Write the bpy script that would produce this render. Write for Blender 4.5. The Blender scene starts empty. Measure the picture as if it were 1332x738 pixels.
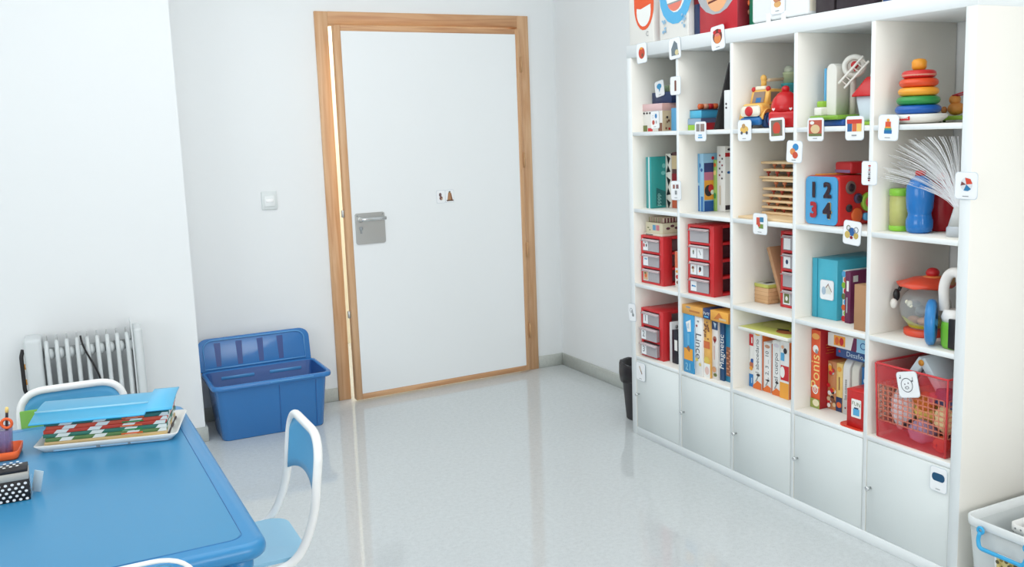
import bpy, bmesh, math, random
from mathutils import Matrix, Vector
random.seed(7)
SC = bpy.context.scene
COL = SC.collection
R = math.radians
PI = math.pi

# ------------------------------------------------------------------ materials
def lin(c):
    c /= 255.0
    return c / 12.92 if c <= .04045 else ((c + .055) / 1.055) ** 2.4
_mats = {}
def mat(rgb, rough=.5, metal=0., alpha=1., spec=.5, emit=0., name=None):
    key = (tuple(rgb), rough, metal, alpha, spec, emit)
    if key in _mats: return _mats[key]
    m = bpy.data.materials.new(name or 'paint_%d_%d_%d' % tuple(rgb))
    m.use_nodes = True
    b = m.node_tree.nodes['Principled BSDF']
    col = (*[lin(v) for v in rgb], 1)
    b.inputs['Base Color'].default_value = col
    b.inputs['Roughness'].default_value = rough
    b.inputs['Metallic'].default_value = metal
    b.inputs['Alpha'].default_value = alpha
    b.inputs['Specular IOR Level'].default_value = spec
    if emit:
        b.inputs['Emission Color'].default_value = col
        b.inputs['Emission Strength'].default_value = emit
    _mats[key] = m
    return m
def nodes(m): return m.node_tree.nodes, m.node_tree.links, m.node_tree.nodes['Principled BSDF']
def wood(name, a, b, axis='Z', scale=1., rough=.45):
    m = bpy.data.materials.new(name); m.use_nodes = True
    N, L, P = nodes(m)
    tc = N.new('ShaderNodeTexCoord'); mp = N.new('ShaderNodeMapping')
    s = {'X': (1.2, 22, 22), 'Y': (22, 1.2, 22), 'Z': (22, 22, 1.2)}[axis]
    mp.inputs['Scale'].default_value = tuple(v * scale for v in s)
    nz = N.new('ShaderNodeTexNoise'); nz.inputs['Scale'].default_value = 1.6; nz.inputs['Detail'].default_value = 5
    nz.inputs['Distortion'].default_value = 1.2
    cr = N.new('ShaderNodeValToRGB')
    cr.color_ramp.elements[0].position = .3; cr.color_ramp.elements[0].color = (*[lin(v) for v in b], 1)
    cr.color_ramp.elements[1].position = .68; cr.color_ramp.elements[1].color = (*[lin(v) for v in a], 1)
    L.new(tc.outputs['Object'], mp.inputs['Vector']); L.new(mp.outputs['Vector'], nz.inputs['Vector'])
    L.new(nz.outputs['Fac'], cr.inputs['Fac']); L.new(cr.outputs['Color'], P.inputs['Base Color'])
    P.inputs['Roughness'].default_value = rough
    return m
def speckled(name, base, dots, scale, rough, amount=.62, bump=0.):
    m = bpy.data.materials.new(name); m.use_nodes = True
    N, L, P = nodes(m)
    tc = N.new('ShaderNodeTexCoord')
    vo = N.new('ShaderNodeTexVoronoi'); vo.inputs['Scale'].default_value = scale
    nz = N.new('ShaderNodeTexNoise'); nz.inputs['Scale'].default_value = scale * .35; nz.inputs['Detail'].default_value = 6
    cr = N.new('ShaderNodeValToRGB')
    cr.color_ramp.elements[0].position = 0.; cr.color_ramp.elements[0].color = (*[lin(v) for v in dots], 1)
    cr.color_ramp.elements[1].position = .33; cr.color_ramp.elements[1].color = (*[lin(v) for v in base], 1)
    cr2 = N.new('ShaderNodeValToRGB')
    cr2.color_ramp.elements[0].position = .35; cr2.color_ramp.elements[0].color = (.93, .93, .93, 1)
    cr2.color_ramp.elements[1].position = .65; cr2.color_ramp.elements[1].color = (1, 1, 1, 1)
    mx = N.new('ShaderNodeMix'); mx.data_type = 'RGBA'; mx.blend_type = 'MULTIPLY'; mx.inputs['Factor'].default_value = 1
    L.new(tc.outputs['Object'], vo.inputs['Vector']); L.new(tc.outputs['Object'], nz.inputs['Vector'])
    L.new(vo.outputs['Distance'], cr.inputs['Fac']); L.new(nz.outputs['Fac'], cr2.inputs['Fac'])
    L.new(cr.outputs['Color'], mx.inputs['A']); L.new(cr2.outputs['Color'], mx.inputs['B'])
    L.new(mx.outputs['Result'], P.inputs['Base Color'])
    P.inputs['Roughness'].default_value = rough
    return m
def plaster(name, rgb):
    m = bpy.data.materials.new(name); m.use_nodes = True
    N, L, P = nodes(m)
    tc = N.new('ShaderNodeTexCoord'); nz = N.new('ShaderNodeTexNoise'); nz.inputs['Scale'].default_value = 60
    bp = N.new('ShaderNodeBump'); bp.inputs['Strength'].default_value = .05; bp.inputs['Distance'].default_value = .002
    L.new(tc.outputs['Object'], nz.inputs['Vector']); L.new(nz.outputs['Fac'], bp.inputs['Height'])
    L.new(bp.outputs['Normal'], P.inputs['Normal'])
    P.inputs['Base Color'].default_value = (*[lin(v) for v in rgb], 1)
    P.inputs['Roughness'].default_value = .6
    return m

WHITE = mat((238, 240, 239), .45); PAPER = mat((240, 240, 236), .6); SHELF = mat((241, 238, 230), .4, name='white_melamine'); SHELF_COOL_LIT = mat((234, 239, 240), .4, name='white_melamine_cool_lit')  # same shelf melamine twice; warm and cool light put into the tints
DOORW = mat((226, 232, 231), .4, name='door_insert_white')
CARDW = mat((244, 246, 248), .3, name='laminated_white')
BLACK = mat((28, 25, 28), .5); DARK = mat((52, 44, 50), .6); GREY = mat((150, 155, 158), .5); MID = mat((176, 180, 184), .5)
RED = mat((205, 38, 44), .35); CRIMSON = mat((188, 30, 42), .4); DRED = mat((140, 24, 36), .45)
ORANGE = mat((228, 104, 48), .4); AMBER = mat((240, 165, 60), .4); YELLOW = mat((244, 212, 130), .4)
BUTTER = mat((243, 196, 110), .35); LIME = mat((150, 196, 62), .4); GREEN = mat((52, 142, 76), .35)
TEAL = mat((44, 158, 160), .35); TURQ = mat((64, 176, 200), .4); SKY = mat((92, 172, 218), .4)
BLUE = mat((40, 110, 180), .35); NAVY = mat((34, 54, 96), .4); ROYAL = mat((30, 86, 160), .35); PALEB = mat((196, 216, 228), .45)
PINK = mat((226, 190, 190), .5); CREAM = mat((228, 220, 190), .5); BROWN = mat((130, 84, 60), .5); TAN = mat((196, 152, 108), .6)
KRAFT = mat((182, 138, 100), .7); PLUM = mat((108, 36, 78), .45); SKIN = mat((236, 178, 140), .5)
INK = mat((86, 88, 96), .6); STEEL = mat((196, 198, 196), .32, .85); CHROME = mat((220, 222, 222), .2, .9)
PINE = wood('pine_blockwood', (222, 184, 138), (200, 150, 102), 'Z', 1.2)
PINEX = wood('pine_blockwood_long', (222, 184, 138), (196, 146, 98), 'X', 1.2)
BEECH = wood('pale_beech', (238, 212, 172), (222, 188, 142), 'Y', 1.)
FRAMEZ = wood('door_pine_vertical', (222, 182, 142), (204, 154, 110), 'Z')
FRAMEX = wood('door_pine_horizontal', (218, 172, 128), (192, 138, 96), 'X')

# ------------------------------------------------------------------ mesh builder
_txt = {}
def text_mesh(s):
    if s in _txt: return _txt[s]
    cu = bpy.data.curves.new('lettering', 'FONT'); cu.body = s; cu.align_x = 'CENTER'; cu.align_y = 'CENTER'; cu.size = 1
    cu.resolution_u = 3
    o = bpy.data.objects.new('lettering', cu); COL.objects.link(o)
    dg = bpy.context.evaluated_depsgraph_get()
    me = bpy.data.meshes.new_from_object(o.evaluated_get(dg))
    bpy.data.objects.remove(o)
    _txt[s] = me
    return me
def rrect(w, h, r, n=5, cx=0, cy=0):
    r = min(r, w / 2 - 1e-5, h / 2 - 1e-5); P = []
    for (sx, sy, a0) in ((1, 1, 0), (-1, 1, 90), (-1, -1, 180), (1, -1, 270)):
        for k in range(n + 1):
            a = R(a0 + 90 * k / n)
            P.append((cx + sx * (w / 2 - r) + r * math.cos(a), cy + sy * (h / 2 - r) + r * math.sin(a)))
    return P
def fillet(pts, rad, n=6, closed=False):
    pts = [Vector(p) for p in pts]; out = []; N = len(pts)
    for i, p in enumerate(pts):
        if not closed and i in (0, N - 1): out.append(p); continue
        a = pts[i - 1] - p; b = pts[(i + 1) % N] - p
        r = rad[i] if isinstance(rad, (list, tuple)) else rad
        d = min(r, a.length * .49, b.length * .49)
        A = p + a.normalized() * d; B = p + b.normalized() * d
        for k in range(n + 1):
            t = k / n
            out.append(A * (1 - t) ** 2 + p * 2 * t * (1 - t) + B * t * t)
    return out
class MB:
    def __init__(s): s.bm = bmesh.new(); s.mats = []; s.T = Matrix()
    def mi(s, m):
        if m not in s.mats: s.mats.append(m)
        return s.mats.index(m)
    def add(s, b, m=None, smooth=False, T=None):
        if m is not None:
            i = s.mi(m)
            for f in b.faces: f.material_index = i
        if smooth:
            for f in b.faces: f.smooth = True
        b.transform(s.T @ T if T is not None else s.T)
        me = bpy.data.meshes.new('t'); b.to_mesh(me); b.free()
        s.bm.from_mesh(me); bpy.data.meshes.remove(me)
        return s
    def box(s, x0, x1, y0, y1, z0, z1, m, bev=0., seg=2, faces=None, T=None):
        b = bmesh.new(); bmesh.ops.create_cube(b, size=1)
        for v in b.verts:
            v.co = Vector((x0 if v.co.x < 0 else x1, y0 if v.co.y < 0 else y1, z0 if v.co.z < 0 else z1))
        b.normal_update(); i = s.mi(m)
        for f in b.faces:
            f.material_index = i
            if faces:
                n = f.normal
                k = 'front' if n.x < -.5 else 'back' if n.x > .5 else 'side' if n.y < -.5 else 'left' if n.y > .5 else 'top' if n.z > .5 else 'bottom'
                if k in faces: f.material_index = s.mi(faces[k])
        if bev:
            bmesh.ops.bevel(b, geom=list(b.edges), offset=bev, segments=seg, profile=.5, affect='EDGES')
        return s.add(b, None, bool(bev), T)
    def prism(s, poly, z0, z1, m, T=None, smooth=False, bev=0.):
        b = bmesh.new(); vs = [b.verts.new((x, y, z0)) for x, y in poly]; f = b.faces.new(vs)
        r = bmesh.ops.extrude_face_region(b, geom=[f])
        for v in r['geom']:
            if isinstance(v, bmesh.types.BMVert): v.co.z = z1
        bmesh.ops.recalc_face_normals(b, faces=list(b.faces))
        if bev:
            ed = [e for e in b.edges if abs(e.verts[0].co.z - e.verts[1].co.z) < 1e-6]
            bmesh.ops.bevel(b, geom=ed, offset=bev, segments=3, profile=.5, affect='EDGES')
        return s.add(b, m, smooth or bool(bev), T)
    def poly(s, pts, m, T=None):
        b = bmesh.new(); b.faces.new([b.verts.new(p) for p in pts]); return s.add(b, m, False, T)
    def tube(s, pts, r, m, n=10, closed=False, caps=True, T=None):
        pts = [Vector(p) for p in pts]; N = len(pts); b = bmesh.new(); rings = []; up = None
        for i, p in enumerate(pts):
            a = pts[i - 1] if (i or closed) else p; c = pts[(i + 1) % N] if (i < N - 1 or closed) else p
            t = (c - a).normalized()
            if up is None: up = t.orthogonal().normalized()
            up = (up - t * up.dot(t)).normalized(); w = t.cross(up)
            rr = r[i] if isinstance(r, (list, tuple)) else r
            rings.append([b.verts.new(p + (up * math.cos(2 * PI * k / n) + w * math.sin(2 * PI * k / n)) * rr) for k in range(n)])
        for i in range(N if closed else N - 1):
            A, B = rings[i], rings[(i + 1) % N]
            for k in range(n): b.faces.new((A[k], A[(k + 1) % n], B[(k + 1) % n], B[k]))
        if caps and not closed: b.faces.new(rings[0][::-1]); b.faces.new(rings[-1])
        bmesh.ops.recalc_face_normals(b, faces=list(b.faces))
        return s.add(b, m, True, T)
    def lathe(s, prof, m, n=24, T=None, cap=True, sx=1., sy=1., smooth=True):
        b = bmesh.new(); rings = []
        for (r, z) in prof:
            rings.append([b.verts.new((sx * r * math.cos(2 * PI * k / n), sy * r * math.sin(2 * PI * k / n), z)) for k in range(n)])
        for A, B in zip(rings, rings[1:]):
            for k in range(n): b.faces.new((A[k], A[(k + 1) % n], B[(k + 1) % n], B[k]))
        if cap: b.faces.new(rings[0][::-1]); b.faces.new(rings[-1])
        bmesh.ops.recalc_face_normals(b, faces=list(b.faces))
        return s.add(b, m, smooth, T)
    def ball(s, c, r, m, n=16, T=None):
        b = bmesh.new(); bmesh.ops.create_uvsphere(b, u_segments=n, v_segments=max(8, n * 2 // 3), radius=1)
        rr = r if isinstance(r, (list, tuple)) else (r, r, r)
        for v in b.verts: v.co = Vector((v.co.x * rr[0] + c[0], v.co.y * rr[1] + c[1], v.co.z * rr[2] + c[2]))
        return s.add(b, m, True, T)
    def torus(s, c, Rr, r, m, n=28, k=10, T=None, sz=1.):
        prof = [(Rr + r * math.cos(2 * PI * i / k), c[2] + sz * r * math.sin(2 * PI * i / k)) for i in range(k + 1)]
        return s.lathe(prof, m, n, (T or Matrix()) @ Matrix.Translation((c[0], c[1], 0)), cap=False)
    def text(s, st, size, m, T):
        b = bmesh.new(); b.from_mesh(text_mesh(st)); b.transform(Matrix.Scale(size, 4)); return s.add(b, m, False, T)
    # flat printed marks on a face: O lower-left corner, U/V full edges, N outward
    def art(s, O, U, V, cmds, off=.0004):
        O, U, V = Vector(O), Vector(U), Vector(V); N = U.cross(V).normalized()
        d = off
        for c in cmds:
            k = c[0]; base = O + N * d; d += .00025
            P = lambda u, v: base + U * u + V * v
            if k == 'r': s.poly([P(c[1], c[3]), P(c[2], c[3]), P(c[2], c[4]), P(c[1], c[4])], c[5])
            elif k == 'e':
                n = 18; s.poly([P(c[1] + c[3] * math.cos(2 * PI * i / n), c[2] + c[4] * math.sin(2 * PI * i / n)) for i in range(n)], c[5])
            elif k == 'o':
                n = 22; t = c[6]
                for i in range(n):
                    a, b2 = 2 * PI * i / n, 2 * PI * (i + 1) / n
                    s.poly([P(c[1] + c[3] * q * math.cos(x), c[2] + c[4] * q * math.sin(x)) for x, q in ((a, 1), (b2, 1), (b2, 1 - t), (a, 1 - t))], c[5])
            elif k == 'p': s.poly([P(u, v) for u, v in c[1]], c[2])
            elif k == 't':
                u, v = U.normalized(), V.normalized(); a = R(c[5])
                X = u * math.cos(a) + v * math.sin(a); Y = -u * math.sin(a) + v * math.cos(a)
                T = Matrix(((X.x, Y.x, N.x, 0), (X.y, Y.y, N.y, 0), (X.z, Y.z, N.z, 0), (0, 0, 0, 1)))
                s.text(c[1], c[4], c[6], Matrix.Translation(P(c[2], c[3])) @ T)
        return s
    def build(s, name, parent=None, loc=None, rot=None):
        me = bpy.data.meshes.new(name); s.bm.to_mesh(me); s.bm.free()
        for m in s.mats: me.materials.append(m)
        o = bpy.data.objects.new(name, me); COL.objects.link(o)
        if parent: o.parent = parent
        if loc is not None: o.location = loc
        if rot is not None: o.rotation_euler = rot
        return o
def tag(o, label, cat, group=None):
    o['label'] = label; o['category'] = cat
    if group: o['group'] = group
    return o
def thing(name, label, cat, loc=(0, 0, 0), rz=0., group=None):
    o = bpy.data.objects.new(name, None); COL.objects.link(o)
    o.location = loc; o.rotation_euler = (0, 0, R(rz)); o.empty_display_size = .1
    return tag(o, label, cat, group)
def struct(name, mb, loc=None):
    o = mb.build(name, None, loc); o['kind'] = 'structure'; return o
def faces_of(w, d, h):   # local box: base centre origin, front = -x, seen side = -y
    return {'front': ((-d / 2, w / 2, 0), (0, -w, 0), (0, 0, h)),
            'side': ((-d / 2, -w / 2, 0), (d, 0, 0), (0, 0, h)),
            'top': ((-d / 2, w / 2, h), (0, -w, 0), (d, 0, 0))}
def carton(name, label, cat, fl, z0, w, d, h, m, faces=None, art=None, rz=0., group=None, bev=.001, parts=None, tilt=None):
    """box-shaped thing: fl = (x, y) of its front-left bottom corner, w to the right (-y), d into the shelf (+x)"""
    c = Matrix.Rotation(R(rz), 3, 'Z') @ Vector((d / 2, -w / 2, 0))
    loc = (fl[0] + c.x, fl[1] + c.y, z0)
    mb = MB(); mb.box(-d / 2, d / 2, -w / 2, w / 2, 0, h, m, bev, 1, faces)
    F = faces_of(w, d, h)
    for k, cm in (art or {}).items(): mb.art(*F[k], cm)
    if parts:
        t = thing(name, label, cat, loc, rz, group)
        mb.build(parts, t); return t
    o = tag(mb.build(name, None, loc, (0, 0, R(rz))), label, cat, group)
    if tilt: o.rotation_euler = (R(tilt[0]), R(tilt[1]), R(rz))
    return o

# ------------------------------------------------------------------ camera
cam = bpy.data.objects.new('camera', bpy.data.cameras.new('camera')); COL.objects.link(cam); SC.camera = cam
pitch, yaw, roll, f = -.1502, .4596, -.0364, 1222.3
fw = Vector((math.sin(yaw) * math.cos(pitch), math.cos(yaw) * math.cos(pitch), math.sin(pitch)))
rt = Vector((math.cos(yaw), -math.sin(yaw), 0)); up = rt.cross(fw)
r2 = rt * math.cos(roll) + up * math.sin(roll); u2 = up * math.cos(roll) - rt * math.sin(roll)
cam.matrix_world = Matrix(((r2.x, u2.x, -fw.x, -2.463), (r2.y, u2.y, -fw.y, -1.8887), (r2.z, u2.z, -fw.z, 1.4691), (0, 0, 0, 1)))
cam.data.sensor_width = 36; cam.data.lens = f / 1332 * 36; cam.data.shift_y = -12.2 / 1332
cam.data.clip_start = .05

# ------------------------------------------------------------------ room
WALL = plaster('white_wall_paint', (237, 240, 241)); WALLR = WALL
FLOOR = speckled('terrazzo_floor', (207, 212, 213), (182, 187, 188), 150, .055)
SKIRT = speckled('terrazzo_skirting', (196, 200, 194), (172, 176, 170), 160, .3)
XL, XR, YB, YF, ZC, YP, XP = -5.2, .39, 3.19, -3.8, 2.85, 2.85, -1.85
struct('floor', MB().box(XL - .1, XR + .1, YF - .1, 5.2, -.1, 0, FLOOR))
struct('ceiling', MB().box(XL - .1, XR + .1, YF - .1, 5.2, ZC, ZC + .1, WHITE))
struct('wall_right', MB().box(XR, XR + .12, YF - .1, YB + .12, 0, ZC, WALL))
DX0, DX1, DZ = -1.004, .134, 2.077
mb = MB()
mb.box(XP, DX0 - .03, YB, YB + .12, 0, ZC, WALL); mb.box(DX1 + .03, XR, YB, YB + .12, 0, ZC, WALL); mb.box(DX0 - .03, DX1 + .03, YB, YB + .12, DZ + .03, ZC, WALL)
struct('wall_back', mb)
struct('wall_back_left', MB().box(XL - .1, XP, YP, YB + .12, 0, ZC, WALL))
struct('wall_left', MB().box(XL - .12, XL, YF - .1, YP, 0, ZC, WALL))
# window wall behind the camera with two openings
WX = [(-4.3, -2.7), (-1.9, -.1)]; WZ = (.85, 2.45)
mb = MB(); xs = [XL - .1, WX[0][0], WX[0][1], WX[1][0], WX[1][1], XR + .1]
for i in range(0, 6, 2): mb.box(xs[i], xs[i + 1], YF - .15, YF, 0, ZC, WALL)
for a, b in WX: mb.box(a, b, YF - .15, YF, 0, WZ[0], WALL); mb.box(a, b, YF - .15, YF, WZ[1], ZC, WALL)
struct('wall_front', mb)
for i, (a, b) in enumerate(WX):
    w = MB(); t = .05; y0, y1 = YF - .1, YF - .04
    w.box(a, a + t, y0, y1, *WZ, WHITE); w.box(b - t, b, y0, y1, *WZ, WHITE)
    w.box(a + t, b - t, y0, y1, WZ[0], WZ[0] + t, WHITE); w.box(a + t, b - t, y0, y1, WZ[1] - t, WZ[1], WHITE)
    m_ = (a + b) / 2; w.box(m_ - t, m_ + t, y0, y1, WZ[0] + t, WZ[1] - t, WHITE)
    struct('window_%d' % (i + 1), w)
# corridor behind the door
CW = mat((250, 240, 216), .7, name='corridor_cream')
mb = MB(); mb.box(-3, 1.5, 4.6, 4.7, 0, ZC, CW); struct('wall_corridor', mb)
# skirting
def skirt(n, *b): struct('baseboard_' + n, MB().box(*b, SKIRT, .003, 1))
skirt('back_left', XP, -1.076, YB - .012, YB, 0, .075)
skirt('back_right', .21, XR, YB - .012, YB, 0, .075)
skirt('right', XR - .012, XR, 1.823, YB - .012, 0, .075)
skirt('pilaster_front', XL, XP + .012, YP - .012, YP, 0, .075)
skirt('pilaster_side', XP, XP + .012, YP, YB - .012, 0, .075)

# ------------------------------------------------------------------ door
trim = MB()
trim.box(-1.074, DX0, YB - .016, YB + .1, 0, 2.143, FRAMEZ, .002, 1)
struct('trim_1', trim)
trim = MB(); trim.box(DX1, .208, YB - .016, YB + .1, 0, 2.143, FRAMEZ, .002, 1); struct('trim_2', trim)
trim = MB(); trim.box(DX0, DX1, YB - .016, YB + .1, DZ, 2.143, FRAMEX, .002, 1); struct('trim_3', trim)
ang = 2.7
door = bpy.data.objects.new('door_1', None); COL.objects.link(door); door['kind'] = 'structure'
door.location = (DX1 - .006, YB - .012, 0); door.rotation_euler = (0, 0, R(ang))
LW = 1.13; LH = 2.062   # leaf spans local x -LW..0, room face at y = -.04
DOORP = mat((240, 243, 244), .35, name='door_white_laminate')
mb = MB(); mb.box(-LW + .036, -.03, -.041, -.002, .045, LH - .03, DOORP); mb.build('door_panel', door)
mb = MB(); mb.box(-LW, -LW + .036, -.04, 0, .012, LH, FRAMEZ, .002, 1); mb.build('edge_strip', door)
mb = MB(); mb.box(-.03, 0, -.04, 0, .012, LH, FRAMEZ, .002, 1); mb.build('edge_strip', door)
mb = MB(); mb.box(-LW + .036, -.03, -.04, 0, .012, .045, FRAMEX, .002, 1); mb.build('edge_strip', door)
mb = MB(); mb.box(-LW + .036, -.03, -.04, 0, LH - .03, LH, FRAMEX, .002, 1); mb.build('edge_strip', door)
# handle plate and lever
hx, hz = -LW + .052, .886
mb = MB(); mb.prism(rrect(.172, .172, .012), 0, .006, STEEL, Matrix.Translation((hx + .086, -.041, hz + .086)) @ Matrix.Rotation(R(90), 4, 'X'))
for dx, dz in ((.012, .158), (.16, .16)): mb.lathe([(.004, 0), (.004, .002), (.001, .003)], GREY, 10, Matrix.Translation((hx + dx, -.047, hz + dz)) @ Matrix.Rotation(R(90), 4, 'X'))
hp = mb.build('handle_plate', door); hp['label'] = 'brushed steel lock plate'
mb = MB()
mb.tube(fillet([(hx + .028, -.047, hz + .138), (hx + .028, -.085, hz + .138), (hx + .165, -.085, hz + .14)], .02), .0095, CHROME, 12)
mb.lathe([(.016, 0), (.016, .006), (.01, .008)], STEEL, 16, Matrix.Translation((hx + .028, -.047, hz + .138)) @ Matrix.Rotation(R(90), 4, 'X'))
lv = mb.build('door_handle', door); lv['label'] = 'steel lever handle'
mb = MB(); mb.lathe([(.011, 0), (.011, .004), (.006, .0045)], GREY, 16, Matrix.Translation((hx + .03, -.047, hz + .088)) @ Matrix.Rotation(R(90), 4, 'X'))
mb.box(hx + .026, hx + .034, -.053, -.047, hz + .06, hz + .088, GREY); mb.build('keyhole', door)
for z in (1.06, .5):
    mb = MB(); mb.box(-LW - .014, -LW, -.028, -.012, z - .02, z + .02, STEEL, .002, 1); mb.build('latch_bolt', door)
for z in (1.86, 1.3, .76, .26):
    mb = MB(); mb.tube([(.003, -.045, z - .045), (.003, -.045, z + .045)], .006, TAN, 10); mb.build('hinge', door)

# ------------------------------------------------------------------ cards
CARDG = 'laminated picture cards'
def card(label, y, z, w, h, cmds, tilt=0., x=-.002, caption=True, loc=None, rz=0., rx=0.):
    """small laminated card facing -x (or turned by rz), leaning by tilt in its own plane"""
    mb = MB()
    T = Matrix(((0, 0, -1, 0), (-1, 0, 0, 0), (0, 1, 0, 0), (0, 0, 0, 1)))   # card (u,v,n) -> local
    mb.prism(rrect(w, h, w * .15), 0, .0014, CARDW, T)
    mb.prism(rrect(w + .004, h + .004, w * .15), -.0004, .0006, mat((214, 222, 228), .25), T)
    cm = list(cmds)
    if caption: cm.append(('r', .36, .64, .085, .115, GREY))
    mb.art((-.0014, w / 2, -h / 2), (0, -w, 0), (0, 0, h), cm)
    o = mb.build('picture_card', None, loc or (x, y, z))
    o.rotation_euler = Matrix.Rotation(R(rz), 3, 'Z').to_4x4().to_3x3().__matmul__(Matrix.Rotation(R(tilt), 3, 'X')).to_euler()
    return tag(o, label, 'card', CARDG)

# ------------------------------------------------------------------ shelf unit
c_, ti, to = .335, .0175, .038
P_ = c_ + ti
yr = lambda k: to + k * P_
yl = lambda k: to + k * P_ + c_
W_ = 2 * to + 5 * c_ + 4 * ti
ZT = W_ - to; TOPZ = 1.838; DP = .385
Z = [ZT - c_ - r * P_ for r in range(4)]        # cell floors, row 0 at the top
sh = thing('shelf_unit', 'tall white cube shelf of five columns with cupboard doors along the bottom row', 'shelf', (0, 0, 0))
def sb(name, *b, m=SHELF):
    return MB().box(*b, m, .0008, 1, {'front': SHELF_COOL_LIT}).build(name, sh)  # front edges take the copy tinted for cool light
sb('top_board', 0, DP, 0, W_, ZT, TOPZ, m=SHELF_COOL_LIT); sb('base_board', 0, DP, to, W_ - to, 0, to, m=SHELF_COOL_LIT)
sb('side_panel', 0, DP, 0, to, 0, ZT); sb('side_panel', 0, DP, W_ - to, W_, 0, ZT)
for k in range(4): sb('divider', .0015, DP, yl(k), yr(k + 1), to, ZT)
for r in range(4):
    for k in range(5): sb('shelf_board', .001, DP, yr(k), yl(k), Z[r] - ti, Z[r])
for k in range(5):
    mb = MB(); g = .002; y0, y1, z0, z1 = yr(k) + g, yl(k) - g, to + g, Z[3] - ti - g
    mb.box(.002, .018, y0, y1, z0, z1, DOORW, .001, 1); d = mb.build('cabinet_door', sh)
    kb = MB(); kb.lathe([(.004, 0), (.004, .01), (.0085, .014), (.0085, .02), (.006, .022)], CHROME, 14, Matrix.Translation((.002, y1 - .018, (z0 + z1) / 2)) @ Matrix.Rotation(R(-90), 4, 'Y'))
    kb.build('knob', d)


# ------------------------------------------------------------------ radiator
rad = thing('oil_radiator', 'light grey oil-filled radiator with upright fins against the white wall', 'radiator', (-2.355, 2.73, 0), -1.5)
RM = mat((212, 217, 218), .3, name='radiator_grey'); RM2 = mat((168, 172, 172), .4)
for i in range(9):
    x = -.155 + i * .0415
    mb = MB()
    pr = rrect(.135, .56, .05, 5, 0, .36)
    mb.prism(pr, -.003, .003, RM2, Matrix.Translation((x, 0, 0)) @ Matrix.Rotation(R(90), 4, 'Z') @ Matrix.Rotation(R(90), 4, 'X'))
    mb.tube(fillet([(x, -.05, .1), (x, -.074, .14), (x, -.074, .58), (x, -.045, .625)], .03), .0098, RM, 8)
    mb.ball((x + .012, -.04, .565), (.019, .024, .026), RM, 12); mb.ball((x + .012, -.04, .15), (.019, .024, .026), RM, 12)
    mb.build('fin', rad)
for z in (.565, .15):
    mb = MB(); mb.tube([(-.17, 0, z), (.2, 0, z)], .022, RM2, 12); mb.build('oil_pipe', rad)
mb = MB(); mb.box(-.245, -.172, -.075, .075, .08, .645, RM, .018, 3); cb = mb.build('control_box', rad)
mb = MB()
mb.tube(fillet([(-.249, -.045, .39), (-.258, -.055, .42), (-.258, -.055, .57), (-.249, -.045, .6)], .01), .0085, BLACK, 8); mb.build('grip', cb)
for z in (.51, .44):
    mb = MB(); mb.lathe([(.013, 0), (.013, .014), (.01, .017)], AMBER, 14, Matrix.Translation((-.244, .015, z)) @ Matrix.Rotation(R(-90), 4, 'Y')); mb.build('dial', cb)
mb = MB(); mb.box(.196, .202, -.08, .08, .09, .672, RM, .002, 1); mb.box(.202, .243, -.072, .072, .09, .645, RM, .015, 3); mb.build('end_cover', rad)
for x in (-.2, .2):
    mb = MB(); mb.box(x - .02, x + .02, -.13, .1, .045, .062, RM2, .004, 1)
    mb.build('foot_bar', rad)
    for y in (-.11, .08):
        mb = MB(); mb.lathe([(.022, -.012), (.022, .012)], BLACK, 14, Matrix.Translation((x, y, .022)) @ Matrix.Rotation(R(90), 4, 'Y')); mb.box(x - .008, x + .008, y - .008, y + .008, .022, .05, BLACK); mb.build('castor', rad)
mb = MB()
pts = [(-.015, -.075, .64), (-.012, -.088, .61), (0, -.09, .57), (.03, -.09, .5), (.05, -.09, .44), (.06, -.09, .35), (.07, -.088, .2), (.07, -.088, .09)]
mb.tube(fillet(pts, .03, 3), .0042, BLACK, 8); mb.build('power_cord', rad)

# ------------------------------------------------------------------ light switch
sw = thing('light_switch', 'white light switch plate on the wall left of the door', 'switch', (-1.381, YB, 1.105))
SWW = mat((236, 240, 240), .3); SWS = mat((222, 228, 228), .35)
mb = MB(); mb.box(-.041, .041, -.009, 0, 0, .098, SWS, .003, 2); mb.build('face_plate', sw)
mb = MB(); mb.box(-.027, .027, -.014, -.008, .017, .074, SWW, .002, 2); mb.build('rocker', sw)
mb = MB(); mb.box(-.02, .02, -.0155, -.013, .038, .056, mat((252, 252, 252), .25), .001, 1); mb.build('label_window', sw)

# ------------------------------------------------------------------ blue storage box
BB = mat((54, 122, 188), .2, name='blue_polypropylene'); BB2 = mat((82, 150, 208), .22); BB3 = mat((38, 92, 160), .3)
bx = thing('storage_box', 'blue plastic storage box on the floor with its hinged lid standing open', 'storage box', (-1.523, 2.905, 0))
def ring_loft(mb, secs, m, inner=None, cap0=True, cap1=False):
    b = bmesh.new(); rr = []
    for (w, d, r, z, dy) in secs:
        rr.append([b.verts.new((x, y + dy, z)) for x, y in rrect(w, d, r, 5)])
    n = len(rr[0])
    for A, B in zip(rr, rr[1:]):
        for k in range(n): b.faces.new((A[k], A[(k + 1) % n], B[(k + 1) % n], B[k]))
    if cap0: b.faces.new(rr[0][::-1])
    if cap1: b.faces.new(rr[-1])
    bmesh.ops.recalc_face_normals(b, faces=list(b.faces))
    mb.add(b, m, True)
mb = MB()
secs = [(.50, .245, .03, .0, 0), (.512, .255, .034, .006, 0), (.552, .315, .035, .262, 0), (.556, .32, .035, .268, 0),
        (.592, .368, .042, .27, 0), (.598, .374, .044, .277, 0), (.596, .372, .044, .29, 0), (.588, .362, .04, .294, 0),
        (.56, .33, .034, .292, 0), (.546, .312, .03, .27, 0), (.50, .245, .03, .012, 0), (.3, .1, .02, .008, 0)]
ring_loft(mb, secs, BB)
b_ = mb.build('tub', bx)
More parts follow.
